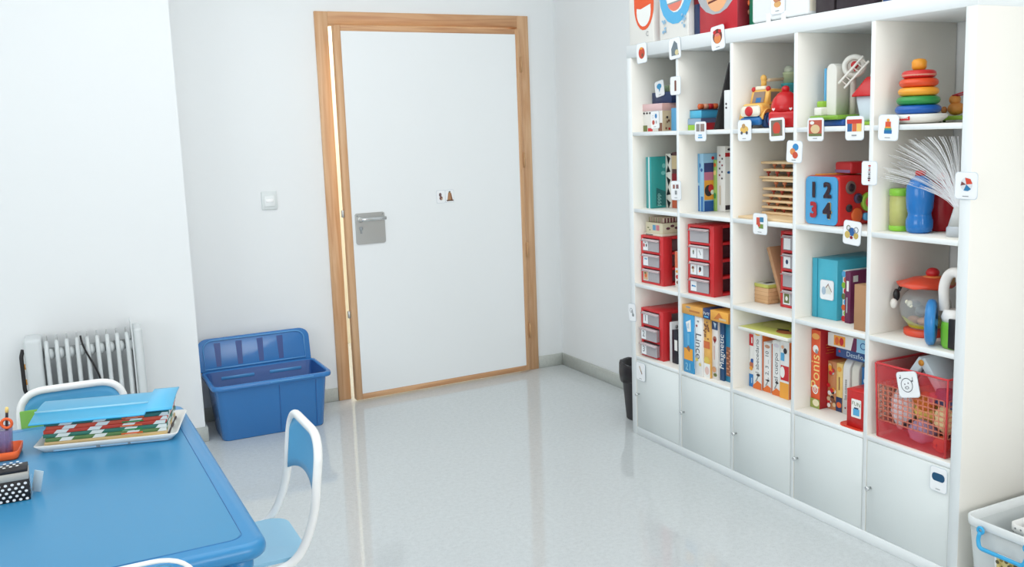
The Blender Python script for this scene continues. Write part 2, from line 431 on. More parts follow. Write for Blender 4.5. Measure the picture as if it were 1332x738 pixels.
mb = MB(); ring_loft(mb, [(.556, .326, .033, .289, 0), (.544, .31, .03, .27, 0), (.498, .243, .03, .014, 0)], mat((38, 84, 150), .35), cap0=False, cap1=True); mb.build('inner_shade_shell', b_)  # extra darker shell; shade inside the tub is put into its colour
for x in (0.03, .215):
    mb = MB(); yb_, yt_ = -.1296, -.1575
    mb.poly([(x - .0015, yb_ - .001, .012), (x + .0015, yb_ - .001, .012), (x + .0015, yt_ - .0012, .258), (x - .0015, yt_ - .0012, .258)], BB3)
    mb.build('moulded_seam', b_)
mb = MB()
mb.box(-.2, -.03, .15, .156, .245, .262, BB2, .002, 1); mb.build('hinge_recess', b_)
mb = MB(); mb.box(.05, .22, .15, .156, .245, .262, BB2, .002, 1); mb.build('hinge_recess', b_)
mb = MB()
mb.box(-.02, .2, -.19, -.183, .279, .287, BB2, .002, 1); mb.build('latch_lip', bx)
# lid stands up behind, leaning on the wall
LT = Matrix.Translation((-.01, .185, .29)) @ Matrix.Rotation(R(81), 4, 'X')
mb = MB(); mb.T = LT
outl = rrect(.585, .40, .055, 6, 0, 0); outl = [(x, y) for x, y in outl if y >= -.0001]
pl = [(.2925, 0)] + [(x, max(0, y) * .86) for x, y in outl if y > .001] + [(-.2925, 0)]
mb.prism(pl, -.006, .006, BB, bev=.002)
lid = mb.build('lid', bx)
mb = MB(); mb.T = LT
il = [(x * .9, .012 + y * .86) for x, y in pl]
for i in range(len(il) - 1): pass
mb.tube([(x, y, .008) for x, y in il], .0045, BB2, 8, closed=True)
mb.build('raised_border', lid)
for x in (-.19, -.08, .03, .135):
    mb = MB(); mb.T = LT
    mb.poly([(x - .013, .022, .0066), (x + .011, .022, .0066), (x + .016, .145, .0066), (x - .017, .145, .0066)], mat((36, 74, 142), .35)); mb.build('rib', lid)

# ------------------------------------------------------------------ black bin
wb = thing('waste_bin', 'slim black waste bin with a bin liner beside the shelf', 'bin', (.185, 1.99, 0))
BINM = mat((42, 36, 40), .45)
mb = MB(); mb.lathe([(.088, 0), (.092, .004), (.116, .27), (.12, .272), (.12, .28), (.112, .28), (.086, .01), (.02, .008)], BINM, 28); mb.build('bucket', wb)
mb = MB(); b = []
prof = [(.119, .2), (.124, .205), (.126, .24), (.125, .285), (.119, .294), (.108, .285), (.1, .22), (.085, .06)]
n = 30; q = bmesh.new(); rr = []
for j, (r, z) in enumerate(prof):
    rr.append([q.verts.new(((r + random.uniform(-.003, .004)) * math.cos(2 * PI * k / n), (r + random.uniform(-.003, .004)) * math.sin(2 * PI * k / n), z + random.uniform(-.008, .008))) for k in range(n)])
for A, B in zip(rr, rr[1:]):
    for k in range(n): q.faces.new((A[k], A[(k + 1) % n], B[(k + 1) % n], B[k]))
mb.add(q, mat((30, 24, 28), .3), True); mb.build('bin_liner', wb)

# ------------------------------------------------------------------ table
TB = mat((54, 138, 184), .32, name='table_blue'); TBE = mat((52, 136, 190), .3, name='table_edge_blue')
TX, TY, TW, TD, TH = -2.491, .806, .80, 1.31, .58
tb = thing('play_table', 'blue plastic children\'s table with rounded edges and round legs', 'table', (TX, TY, 0), .8)
mb = MB(); mb.prism(rrect(TW, TD, .05, 8), TH - .042, TH - .0008, TBE, bev=.018)
b_ = MB(); 
mb.prism(rrect(TW - .1, TD - .1, .03, 8), TH - .003, TH, TB)
mb.build('tabletop', tb)
mb = MB(); q = rrect(TW - .095, TD - .095, .033, 6); mb.tube([(x, y, TH - .0006) for x, y in q], .0012, mat((44, 118, 176), .4), 6, closed=True); mb.build('border_groove', tb)
for sx in (-1, 1):
    for sy in (-1, 1):
        mb = MB(); mb.lathe([(.022, 0), (.027, .004), (.027, TH - .09), (.034, TH - .07), (.034, TH - .04)], TBE, 20, Matrix.Translation((sx * (TW / 2 - .062), sy * (TD / 2 - .062), 0))); mb.build('leg', tb)
mb = MB(); mb.box(-TW / 2 + .1, TW / 2 - .1, -TD / 2 + .05, -TD / 2 + .07, TH - .1, TH - .042, TBE, .004, 1)
mb.box(-TW / 2 + .1, TW / 2 - .1, TD / 2 - .07, TD / 2 - .05, TH - .1, TH - .042, TBE, .004, 1)
mb.box(-TW / 2 + .05, -TW / 2 + .07, -TD / 2 + .1, TD / 2 - .1, TH - .1, TH - .042, TBE, .004, 1)
mb.box(TW / 2 - .07, TW / 2 - .05, -TD / 2 + .1, TD / 2 - .1, TH - .1, TH - .042, TBE, .004, 1); mb.build('apron', tb)

# ------------------------------------------------------------------ chairs (local: faces -x, origin on the floor under the seat)
TUBE = mat((244, 244, 242), .25, name='white_tube'); SEATM = mat((150, 200, 226), .4, name='seat_blue'); BACKM = mat((84, 166, 212), .4, name='back_blue')
def make_chair(label, r=.0125, ztop=.658):
    t = thing('child_chair', label, 'chair', (0, 0, 0), 0, 'blue and white children\'s chairs')
    hw = .165; zs = .302; dz = ztop - .703
    mb = MB()
    pts = [(-.17, -hw, zs), (.105, -hw, zs), (.165, -hw, zs + .12), (.195, -hw, ztop), (.195, hw, ztop), (.165, hw, zs + .12), (.105, hw, zs), (-.17, hw, zs)]
    mb.tube(fillet(pts, [0, .09, .1, .085, .085, .1, .09, 0], 9), r, TUBE, 14); mb.build('tube_frame', t)
    mb = MB()
    def bow(u): return .315 + .006 * math.cos(u * PI)   # gently dished seat
    b = bmesh.new(); out = rrect(.33, .30, .055, 7); vs = [b.verts.new((x, y, .316)) for x, y in out]; f = b.faces.new(vs)
    e = bmesh.ops.extrude_face_region(b, geom=[f])
    for v in e['geom']:
        if isinstance(v, bmesh.types.BMVert): v.co.z = .327
    bmesh.ops.recalc_face_normals(b, faces=list(b.faces))
    for v in b.verts:
        if v.co.x < -.11: v.co.z -= (-.11 - v.co.x) * .25
    mb.add(b, SEATM, False, Matrix.Translation((-.015, 0, 0))); mb.build('seat', t)
    mb = MB(); q = bmesh.new(); n = 14; F = []; B = []
    top, bot = [], []
    for i in range(n + 1):
        y = -.152 + .304 * i / n; u = abs(y) / .152
        zt = ztop - .008 - (max(0, u - .62) / .38) ** 2 * .045
        zb = .478 + .035 * (1 - u * u)
        top.append((y, zt)); bot.append((y, zb))
    def P(y, z, o): return (.163 + .03 * (z - .44 - dz) / .26 + .012 * (1 - (y / .152) ** 2) + o, y, z)
    for i in range(n):
        a0, a1, c0, c1 = bot[i], bot[i + 1], top[i], top[i + 1]
        for o in (-.004, .004):
            m = 6
            for j in range(m):
                f = lambda p, q_, s: (p[0] + (q_[0] - p[0]) * s, p[1] + (q_[1] - p[1]) * s)
                q.faces.new([q.verts.new(P(*f(a0, c0, j / m), o)), q.verts.new(P(*f(a1, c1, j / m), o)), q.verts.new(P(*f(a1, c1, (j + 1) / m), o)), q.verts.new(P(*f(a0, c0, (j + 1) / m), o))])
        for e0, e1 in ((a0, a1), (c0, c1)):
            q.faces.new([q.verts.new(P(*e0, -.004)), q.verts.new(P(*e1, -.004)), q.verts.new(P(*e1, .004)), q.verts.new(P(*e0, .004))])
    bmesh.ops.remove_doubles(q, verts=list(q.verts), dist=1e-5); bmesh.ops.recalc_face_normals(q, faces=list(q.faces))
    mb.add(q, BACKM, True); mb.build('backrest', t)
    for s in (-1, 1):
        for x0, x1 in ((-.12, -.165), (.03, .11)):
            mb = MB(); mb.tube(fillet([(x0, s * (hw - .022), zs), (x0 + (x1 - x0) * .15, s * (hw - .02), zs - .05), (x1, s * (hw - .01), .012)], .03), r * .95, TUBE, 12); lg = mb.build('leg', t)
            mb = MB(); mb.lathe([(.015, 0), (.016, .004), (.0155, .028), (.0135, .03)], mat((200, 204, 206), .5), 14, Matrix.Translation((x1, s * (hw - .01), 0))); mb.build('end_cap', lg)
    mb = MB(); mb.tube([(-.12, -hw + .02, zs), (-.12, hw - .02, zs)], .009, TUBE, 10); mb.build('cross_bar', t)
    return t
def copy_tree(o, parent=None):
    c = o.copy(); COL.objects.link(c)
    if parent: c.parent = parent
    for ch in list(o.children): copy_tree(ch, c)
    return c
ch = make_chair('child chair with blue seat in a white tube frame, right of the table')
ch.location = (-2.042, .75, 0); ch.rotation_euler = (0, 0, 0)
c2 = copy_tree(ch); c2['label'] = 'child chair pushed up to the far end of the table in front of the radiator'
c2.location = (-2.437, 1.42, 0); c2.rotation_euler = (0, 0, R(90))
c3 = make_chair('child chair at the near end of the table, only its white-edged back in view', .0045, .705)
c3.location = (-2.432, .085, 0); c3.rotation_euler = (0, 0, R(-90))
ch, c2, c3
tag(MB().box(-.042, .042, -.006, .006, 0, .285, mat((118, 178, 70), .5), .003, 1).build('folder', None, (-2.558, 1.522, .329), (R(-3), 0, 0)), 'green folder leaning inside the chair back behind the table', 'folder')

# ------------------------------------------------------------------ things on the table
zt = TH + .0005
TRZ = -13.8
ux = Vector((math.cos(R(TRZ)), math.sin(R(TRZ)), 0)); uy = Vector((-ux.y, ux.x, 0))
tc = Vector((-2.552, 1.132, 0)) + ux * .195 + uy * .125
tr = thing('paper_tray', 'flat white tray holding a pile of colourful boards on the blue table', 'tray', (tc.x, tc.y, zt), TRZ)
mb = MB(); ring_loft(mb, [(.365, .235, .012, 0, 0), (.385, .25, .012, .012, 0), (.405, .265, .012, .022, 0), (.4, .26, .012, .024, 0), (.38, .245, .01, .014, 0), (.3, .2, .01, .004, 0)], mat((236, 236, 232), .4), cap1=True); mb.build('tray_body', tr)
mb = MB(); mb.art((-.185, -.1265, .001), (.37, .003, 0), (0, -.006, .011), [('r', .1, .97, .25, .75, mat((190, 222, 240), .5)), ('r', .42, .45, .2, .9, GREY), ('r', .66, .68, .2, .9, GREY)]); mb.build('printed_strip', tr)
cols = [(mat((60, 50, 52), .6), 'dark'), (mat((206, 178, 128), .6), 'beige'), (mat((90, 128, 74), .6), 'olive green'), (mat((52, 120, 104), .6), 'sea green'), (mat((196, 66, 52), .6), 'brick red'), (mat((208, 84, 60), .6), 'orange red'), (mat((40, 116, 112), .6), 'deep teal')]
ord_ = ['lowest', 'second lowest', 'third from the bottom', 'middle', 'third from the top', 'second from the top', 'topmost']
zz = .0045; WH = mat((226, 232, 228), .6)
for i, (m, nm) in enumerate(cols):
    hgt = .011; mb = MB(); w_, d_ = .35 - .004 * (i % 3), .2
    mb.box(-w_ / 2, w_ / 2, -d_ / 2, d_ / 2, 0, hgt, m, .001, 1)
    marks = []
    if i >= 2:
        for kk in range(4):
            u = .08 + .27 * kk + .015 * ((i * 7) % 4)
            marks.append(('p', [(u, .02), (min(1, u + .1), .02), (min(1, u + .13), .98), (u + .03, .98)], WH))
        marks.append(('r', .62, .8, .1, .5, (GREEN if i % 2 else ORANGE)))
    else: marks.append(('r', .5 if i else .02, .98 if i else .45, .1, .6, mat((218, 186, 120), .6) if i else BROWN))
    mb.art((-w_ / 2, -d_ / 2, 0), (w_, 0, 0), (0, 0, hgt), marks)
    mb.art((w_ / 2, -d_ / 2, 0), (0, d_, 0), (0, 0, hgt), [('r', .1, .4, .02, .98, WH), ('r', .6, .8, .02, .98, WH)])
    p = tc + ux * random.uniform(-.004, .002) + uy * (-.012 + .002 * i)
    o = mb.build('puzzle_board', None, (p.x, p.y, zt + zz + .0003), (0, 0, R(TRZ + random.uniform(-.6, .6)))); zz += hgt + .0004
    tag(o, '%s board, %s of the tray pile' % (nm, ord_[i]), 'board', 'colourful boards piled in the tray')
# bent light blue sheet over the pile
mb = MB(); q = bmesh.new(); n = 12; prof = []
for i in range(n + 1):
    t = i / n; prof.append((-.145 + .2 * t, .0 + .017 * math.sin(t * PI * .62) + .004))
xsn = [(-.205, 0), (.115, 0), (.118, 1), (.192, 1)]
vv = [[q.verts.new((x, y + .012 * s, z + (.006 if s else 0))) for (y, z) in prof] for (x, s) in xsn]
for A, B in zip(vv, vv[1:]):
    for i in range(n): q.faces.new((A[i], A[i + 1], B[i + 1], B[i]))
SB = mat((80, 186, 232), .3, name='cyan_plastic')
mb.add(q, SB, True)
mb.tube([(-.205, prof[5][0], prof[5][1] + .002), (.118, prof[5][0], prof[5][1] + .002)], .003, mat((150, 204, 228), .3), 6)
p = tc + uy * .005
o = mb.build('plastic_cover', None, (p.x, p.y, zt + zz + .004), (0, 0, R(TRZ)))
md = o.modifiers.new('thick', 'SOLIDIFY'); md.thickness = .004; md.offset = 0
tag(o, 'light blue bent plastic cover lying over the pile of boards', 'cover')

# polka dot box
pb = thing('pencil_box', 'black and white polka-dot box with a grey band on the table', 'box', (-2.64, .765, zt), -1)
DOT = mat((240, 240, 240), .5); mb = MB(); w_, d_, h_ = .15, .055, .055
mb.box(-w_ / 2, w_ / 2, -d_ / 2, d_ / 2, 0, h_, BLACK, .001, 1)
dots = []
for r_ in range(5):
    for k in range(10):
        u = (k + .5 + .5 * (r_ % 2)) / 10
        if u < .98: dots.append(('e', u, .1 + r_ * .2, .026, .062, DOT))
mb.art((-w_ / 2, -d_ / 2, 0), (w_, 0, 0), (0, 0, h_), dots)
mb.art((w_ / 2, -d_ / 2, 0), (0, d_, 0), (0, 0, h_), [('e', (k + .5) / 4, .1 + .2 * r_, .07, .06, DOT) for k in range(4) for r_ in range(5)])
mb.build('box_body', pb)
mb = MB(); mb.box(-w_ / 2 - .001, w_ / 2 + .001, -d_ / 2 - .001, d_ / 2 + .001, h_ + .0003, h_ + .02, mat((186, 182, 174), .4), .001, 1); mb.build('grey_band', pb)
mb = MB(); mb.box(-w_ / 2, w_ / 2, -d_ / 2, d_ / 2, h_ + .0203, h_ + .03, BLACK, .001, 1)
mb.art((-w_ / 2, -d_ / 2, h_ + .03), (w_, 0, 0), (0, d_, 0), [('e', (k + .5 + .5 * (r_ % 2)) / 10, .2 + r_ * .3, .026, .08, DOT) for k in range(9) for r_ in range(3)])
mb.build('lid', pb)
tag(MB().box(-.012, .012, -.002, .002, 0, .055, PALEB, .0005, 1).build('paper_tag', None, (-2.553, .79, zt + .001), (R(-8), R(10), R(-30))), 'small clear tag standing beside the polka-dot box', 'tag')

# pencil organiser
og = thing('pencil_holder', 'orange tray with a clear purple pencil cup on the table', 'pencil holder', (-2.645, 1.165, zt), -6)
OR = mat((240, 100, 40), .35)
mb = MB(); ring_loft(mb, [(.095, .1, .012, 0, 0), (.104, .11, .014, .006, 0), (.11, .115, .014, .026, 0), (.104, .11, .012, .026, 0), (.096, .1, .012, .008, 0)], OR, cap1=True); mb.build('orange_tray', og)
mb = MB(); ring_loft(mb, [(.06, .06, .01, .0085, 0), (.07, .07, .012, .085, 0), (.066, .066, .01, .085, 0), (.056, .056, .01, .011, 0)], mat((148, 128, 176), .15, alpha=.5), cap1=True); mb.build('clear_cup', og)
mb = MB(); mb.box(-.03, -.004, -.0385, -.036, .012, .04, WHITE, .001, 1); mb.build('label', og)
pz = zt + .012
def pencil(label, x, y, m, tipm, rx, ry, L=.115):
    t = thing('pencil', label, 'pencil', (x, y, pz)); t.rotation_euler = (R(rx), R(ry), 0)
    t['group'] = 'pencils in the clear cup'
    mb = MB(); mb.lathe([(.004, 0), (.004, L - .016)], m, 6, smooth=False); mb.build('barrel', t)
    mb = MB(); mb.lathe([(.0046, L - .016), (.0052, L - .006), (.0035, L)], tipm, 10); mb.build('eraser', t)
pencil('dark pencil with a yellow end standing in the clear cup', -2.63, 1.158, mat((60, 52, 56), .4), YELLOW, -2, 6, .135)
pencil('blue pencil with a dark end in the clear cup', -2.66, 1.165, ROYAL, NAVY, 0, -4, .12)
pencil('red pencil in the clear cup behind the scissors', -2.645, 1.18, RED, RED, -5, -2, .11)
sc = thing('scissors', 'orange-handled scissors standing handles up in the clear cup', 'scissors', (-2.64, 1.143, pz + .002)); sc.rotation_euler = (R(2), R(3), R(-15))
for s in (-1, 1):
    mb = MB(); mb.prism([(-.004, 0), (.004, 0), (.0055, .07), (-.0055, .07)], -.0008, .0008, STEEL, Matrix.Translation((s * .003, s * .001, 0)) @ Matrix.Rotation(R(90), 4, 'X')); mb.build('blade', sc)
    mb = MB(); mb.torus((s * .017, .092, 0), .0135, .0042, OR, T=Matrix.Rotation(R(90), 4, 'X')); mb.build('handle_loop', sc)

# ------------------------------------------------------------------ things in the top row of cells
e = .0006
ABOVE = ' in the top row'
c0 = Z[0] + e
G_BOX = 'boxed games and books on the shelf'
BR1 = mat((150, 96, 70), .6); OLIVE = mat((110, 120, 70), .6); SAND = mat((214, 190, 150), .6)
pk = carton('game_box', 'game box with a pale pink lid and dotted white front, far top cell', 'game box', (.06, 1.781), c0, .15, .26, .092, mat((230, 226, 220), .5),
  {'front': mat((232, 230, 224), .5), 'side': mat((206, 184, 150), .5)},
  {'front': [('r', .0, .22, .0, .3, OLIVE), ('r', .25, .5, 0, .16, RED), ('r', .8, 1, .0, .4, BROWN)] + [('e', .06 + .16 * i, .9, .05, .05, DARK) for i in range(3)],
   'side': [('e', random.uniform(.05, .6), random.uniform(.1, .9), .02, .06, random.choice([BROWN, DARK, RED, SAND])) for i in range(26)] + [('r', .28, .5, 0, .3, DRED)]}, parts='box_body')
mb = MB(); mb.box(-.1315, .1315, -.0765, .0765, .092, .124, PINK, .001, 1, {'side': mat((216, 168, 160), .5)}); mb.build('lid', pk)
carton('box', 'navy blue box lying on the pink-lidded game box', 'box', (.1, 1.765), c0 + .1245, .15, .18, .05, NAVY, {'side': mat((28, 46, 84), .4)})
carton('note_block', 'pale green note block on the navy box', 'note block', (.14, 1.76), c0 + .175, .06, .09, .03, mat((190, 214, 178), .6))
carton('note_block', 'cream and blue note block on the navy box beside the divider', 'note block', (.13, 1.672), c0 + .175, .06, .09, .03, mat((232, 224, 186), .6), art={'front': [('r', .5, 1, .1, .9, SKY)]})
carton('box', 'mid blue box half hidden behind the first divider, top row', 'box', (.085, 1.598), c0, .09, .2, .1, SKY, {'side': BLUE})
carton('flat_box', 'red and green flat box at the bottom of the small stack, top row', 'box', (.045, 1.423), c0, .088, .2, .049, mat((130, 150, 170), .5), {'side': mat((170, 40, 50), .5)},
  {'front': [('r', 0, 1, 0, .45, LIME), ('r', 0, 1, .5, .95, mat((150, 176, 200), .5))], 'side': [('r', 0, 1, .6, 1, mat((90, 96, 130), .5)), ('r', .1, .3, 0, .5, CRIMSON)]})
bl = carton('flat_box', 'light blue lidded flat box on top of the small stack, top row', 'box', (.05, 1.417), c0 + .0496, .078, .19, .032, mat((84, 184, 220), .4), {'side': mat((62, 150, 190), .4)}, parts='box_body')
mb = MB(); mb.box(-.094, .097, -.041, .041, .032, .036, mat((50, 70, 96), .5), .001, 1); mb.build('lid', bl)
rl = thing('toy_roll', 'small orange and red rolled toy on the light blue flat box', 'toy', (.12, 1.382, c0 + .0862), -12)
for i, m in enumerate((ORANGE, mat((236, 170, 140), .5), RED, ORANGE)):
    mb = MB(); mb.lathe([(.009, -.011), (.012, -.009), (.012, .009), (.009, .011)], m, 14, Matrix.Translation((-.034 + .0225 * i, 0, .012)) @ Matrix.Rotation(R(90), 4, 'Y')); mb.build('segment', rl)
mb = MB(); mb.box(.003, .2, 0, .007, 0, .275, BLACK, .001, 1)
tag(mb.build('board', None, (.004, 1.197, c0), (R(19.6), 0, 0)), 'thin black board leaning slantwise against the divider, top row', 'board')
bd = thing('binder', 'slim white ring binder under the leaning black board, top row', 'binder', (.1, 1.121, c0))
mb = MB(); mb.box(-.093, .1, -.018, .018, 0, .154, WHITE, .003, 2); mb.build('cover', bd)
for z in (.085, .1):
    mb = MB(); mb.lathe([(.0045, 0), (.0045, .0012)], DARK, 14, Matrix.Translation((-.093, .003, z)) @ Matrix.Rotation(R(-90), 4, 'Y')); mb.build('spine_hole', bd)

# toy truck
tk = thing('toy_truck', 'yellow toy truck with blue bumper and white and red nose, top row', 'toy truck', (.109, 1.006, c0), 4)
tk.scale = (.78, 1., 1)
YB_ = mat((244, 190, 96), .35); TBL = mat((40, 112, 176), .35)
mb = MB(); mb.box(-.105, .105, -.05, .05, .016, .05, TBL, .01, 3); mb.box(-.118, -.09, -.056, .056, .012, .042, TBL, .012, 3); mb.build('chassis', tk)
mb = MB(); mb.box(-.112, -.03, -.055, .055, .045, .096, YB_, .02, 4); mb.build('hood', tk)
mb = MB(); mb.box(-.117, -.1, -.05, .05, .046, .088, mat((246, 240, 222), .35), .015, 4); mb.build('grille', tk)
mb = MB(); mb.ball((-.118, .003, .066), (.008, .021, .019), RED, 16); mb.build('nose', tk)
mb = MB(); prof = [(-.06, .09), (.06, .09), (.05, .15), (-.04, .15)]
mb.prism([(x, z) for x, z in prof], -.047, .047, YB_, Matrix.Rotation(R(90), 4, 'X'), bev=.006)
WIN = mat((150, 128, 112), .4)
mb.art((-.0612, .03, .098), (0, -.06, 0), (.0165, 0, .042), [('r', 0, 1, 0, 1, WIN), ('r', .3, .75, 0, .45, TBL)], .001)
mb.art((-.035, -.047, .1), (.06, 0, 0), (0, -.0, .038), [('r', 0, 1, 0, 1, WIN)], .002); mb.build('cab', tk)
mb = MB(); mb.box(-.046, -.02, -.027, .027, .147, .162, mat((246, 238, 214), .35), .006, 3); mb.build('roof_light', tk)
for s in (-1, 1):
    mb = MB(); mb.ball((-.038, s * .038, .15), .0105, RED, 12); mb.build('lamp', tk)
    for x in (-.062, .068):
        mb = MB(); T = Matrix.Translation((x, s * .05, .03)) @ Matrix.Rotation(R(90), 4, 'X')
        mb.lathe([(.02, -.012), (.029, -.01), (.03, 0), (.029, .01), (.02, .012)], mat((28, 70, 120), .5), 20, T); mb.lathe([(.014, -.0135), (.014, .0135)], TBL, 16, T); mb.build('wheel', tk)
        mb = MB(); n = 10; q = bmesh.new()
        P1 = [(x + .042 * math.cos(PI * i / n), s * .04, .034 + .042 * math.sin(PI * i / n)) for i in range(n + 1)]
        A = [q.verts.new(p) for p in P1]; B = [q.verts.new((p[0], s * .061, p[2])) for p in P1]
        for i in range(n): q.faces.new((A[i], A[i + 1], B[i + 1], B[i]))
        mb.add(q, YB_, True); o = mb.build('wheel_arch', tk); o.modifiers.new('s', 'SOLIDIFY').thickness = .005
mb = MB(); mb.tube([(.0, .018, .148), (-.012, .005, .175), (-.02, 0, .19)], [.013, .012, .012], YB_, 12); mb.ball((-.021, 0, .192), .0135, YB_, 12); mb.build('hook', tk)
mb = MB(); mb.box(0, .1, -.014, .014, .0, .012, mat((214, 190, 156), .5), .002, 1, T=Matrix.Translation((-.01, -.01, .178)) @ Matrix.Rotation(R(-2), 4, 'Y')); mb.build('boom', tk)
mb = MB(); mb.box(.055, .1, -.04, .04, .05, .08, mat((96, 28, 48), .4), .004, 2); mb.ball((.075, -.01, .1), (.014, .02, .024), mat((168, 186, 90), .5), 10); mb.build('load', tk)

# red toy in front of stacked cups
rt_ = thing('toy_kettle', 'shiny red domed toy with small white hearts beside the toy truck', 'toy', (.079, .868, c0), 32)
RT = mat((206, 26, 32), .25)
mb = MB(); mb.box(-.052, .052, -.052, .052, 0, .062, RT, .012, 3); mb.build('base', rt_)
mb = MB(); mb.lathe([(.05, .06), (.054, .07), (.053, .085), (.045, .108), (.03, .126), (.016, .135)], RT, 28); dm = mb.build('dome', rt_)
mb = MB(); mb.lathe([(.014, .134), (.015, .145), (.011, .153), (.003, .156)], RT, 16); mb.build('knob', rt_)
for yy in (.03, -.034):
    mb = MB(); hp_ = [(0, -.8), (.8, .1), (.75, .6), (.4, .75), (0, .4), (-.4, .75), (-.75, .6), (-.8, .1)]
    mb.art((-.0525 if yy > 0 else -.0525, yy, .068), (0, -.007, 0), (0, 0, .007), [('p', hp_, mat((244, 226, 226), .4))], .002); mb.build('heart', rt_)
cp = thing('stacking_cups', 'tower of stacking cups in orange, teal and pale green behind the red toy', 'stacking cups', (.25, 1.034, c0))
cp.scale = (1, 1, 1.28)
for i, (m, r_) in enumerate(((ORANGE, .04), (mat((236, 150, 90), .4), .037), (mat((240, 166, 104), .4), .033), (mat((76, 186, 196), .4), .031), (mat((206, 222, 180), .3), .024))):
    mb = MB(); z = .034 * i if i < 4 else .136
    mb.lathe([(r_ * .9, z), (r_, z + .026), (r_ * 1.04, z + .027), (r_ * 1.04, z + .033), (r_ * .9, z + .0335)], m, 22); mb.build('cup', cp)
mb = MB(); mb.ball((0, 0, .176), (.02, .02, .014), mat((214, 224, 204), .3), 14); mb.build('cap', cp)

# garage tower toy
gt = thing('toy_garage', 'white toy garage tower with ladder arm on a green and blue base', 'toy', (.135, .612, c0))
TW_ = mat((238, 236, 228), .35); TW2 = mat((214, 204, 194), .4)
mb = MB(); mb.box(-.08, .1, -.055, .045, 0, .022, mat((30, 82, 160), .3), .006, 2); mb.build('blue_base', gt)
mb = MB(); mb.box(-.1, .11, -.048, .088, .0225, .038, mat((128, 176, 56), .35), .005, 2); mb.build('green_base', gt)
mb = MB(); pr = [(-.024, .038), (.024, .038)] + [(.024 * math.cos(PI * i / 12), .195 + .024 * math.sin(PI * i / 12)) for i in range(13)]
mb.prism(pr, -.055, .012, TW_, Matrix.Translation((0, .028, 0)) @ Matrix.Rotation(R(90), 4, 'Z') @ Matrix.Rotation(R(90), 4, 'X'), bev=.004); mb.build('tower', gt)
mb = MB(); mb.box(-.055, .03, .054, .064, .07, .205, SKY, .004, 2); mb.build('blue_back', gt)
mb = MB(); mb.box(-.085, -.03, .045, .08, .038, .068, TW_, .004, 2); mb.build('step', gt)
mb = MB(); mb.box(-.075, -.04, .05, .078, .068, .09, LIME, .005, 2); mb.build('green_seat', gt)
mb = MB(); mb.tube([(.0, -.022, .038), (.0, -.022, .19)], .011, TW2, 14); mb.build('column', gt)
mb = MB(); T = Matrix.Translation((-.012, -.036, .205)) @ Matrix.Rotation(R(-52), 4, 'Z') @ Matrix.Rotation(R(90), 4, 'X')
mb.torus((0, 0, 0), .032, .0095, TW_, 26, 10, T); mb.build('ring', gt)
mb = MB(); mb.T = T; mb.lathe([(.022, -.003), (.022, .003)], TW2, 20); mb.lathe([(.013, -.005), (.013, .005)], RED, 18, Matrix.Translation((.002, .004, 0))); mb.prism([(-.006, -.004), (.01, -.004), (.002, -.02)], -.005, .005, RED); mb.build('balloon_badge', gt)
mb = MB(); LTm = Matrix.Translation((-.035, -.058, .184)) @ Matrix.Rotation(R(-52), 4, 'Z') @ Matrix.Rotation(R(42), 4, 'Y') @ Matrix.Rotation(R(90), 4, 'Z')
mb.T = LTm
for s in (-1, 1): mb.box(-.0055, .0055, s * .013 - .004, s * .013 + .004, -.062, .058, TW_, .002, 1)
for i in range(6): mb.box(-.003, .003, -.012, .012, -.05 + .019 * i, -.046 + .019 * i, TW2)
mb.build('ladder', gt)
hs = thing('toy_house', 'toy bucket house with red roof and pale blue body beside the garage', 'toy', (.145, .487, c0), 4)
mb = MB(); ring_loft(mb, [(.085, .085, .02, .012, 0), (.094, .094, .022, .02, 0), (.118, .118, .026, .098, 0)], mat((206, 220, 228), .35), cap1=True); mb.build('body', hs)
mb = MB(); ring_loft(mb, [(.13, .13, .014, .098, 0), (.13, .13, .014, .104, 0), (.068, .075, .016, .158, 0), (.06, .066, .016, .164, 0)], RT, cap1=True); mb.build('roof', hs)
mb = MB(); mb.tube(fillet([(0, .03, .162), (0, .022, .19), (0, -.022, .19), (0, -.03, .162)], .015), .006, TW2, 10); mb.build('handle', hs)
mb = MB(); mb.box(-.06, .05, -.06, .045, 0, .0118, LIME, .003, 2); mb.build('green_base', hs)

# ring stacker
rs = thing('ring_stacker', 'stack of coloured rings on a white rocking base, near top cell', 'ring stacker', (.096, .279, c0))
mb = MB(); mb.lathe([(.04, 0), (.07, .004), (.088, .018), (.0905, .026), (.086, .03), (.03, .031)], mat((236, 236, 232), .3), 36); bs = mb.build('rocking_base', rs)
mb = MB(); mb.box(-.002, .002, -.023, .023, .008, .022, RED, .001, 1); mb.art((-.002, .021, .009), (0, -.042, 0), (0, 0, .012), [('t', 'Fisher-Price', .5, .5, .0075, 0, PAPER)], .0006)
o = mb.build('logo_plate', bs); a = 190; o.location = (.0835 * math.cos(R(a)), .0855 * math.sin(R(a)), .0035); o.rotation_euler = Matrix.Rotation(R(a - 180), 3, 'Z').to_euler(); o.rotation_euler.y = R(0); o.location.x -= .002
zc = .031
for m, Ro, t in ((mat((24, 92, 176), .3), .070, .0285), (mat((46, 146, 72), .3), .066, .0285), (mat((246, 168, 50), .3), .062, .028), (mat((226, 78, 36), .3), .0595, .028), (mat((212, 44, 44), .3), .0525, .0255)):
    mb = MB(); r_ = t / 2; mb.torus((0, 0, zc + r_), Ro - r_ * 1.15, r_ * 1.15, m, 36, 12, sz=.87)
    if Ro < .055: mb.torus((0, 0, zc + r_ - .002), Ro - .009, .0098, mat((232, 160, 140), .15), 30, 8, sz=.6)
    mb.build('ring', rs); zc += t
mb = MB(); mb.lathe([(.012, .03), (.012, zc), (.017, zc + .001), (.0225, zc + .008), (.023, zc + .026), (.018, zc + .034), (.006, zc + .037)], mat((246, 164, 44), .3), 22); mb.build('post_knob', rs)
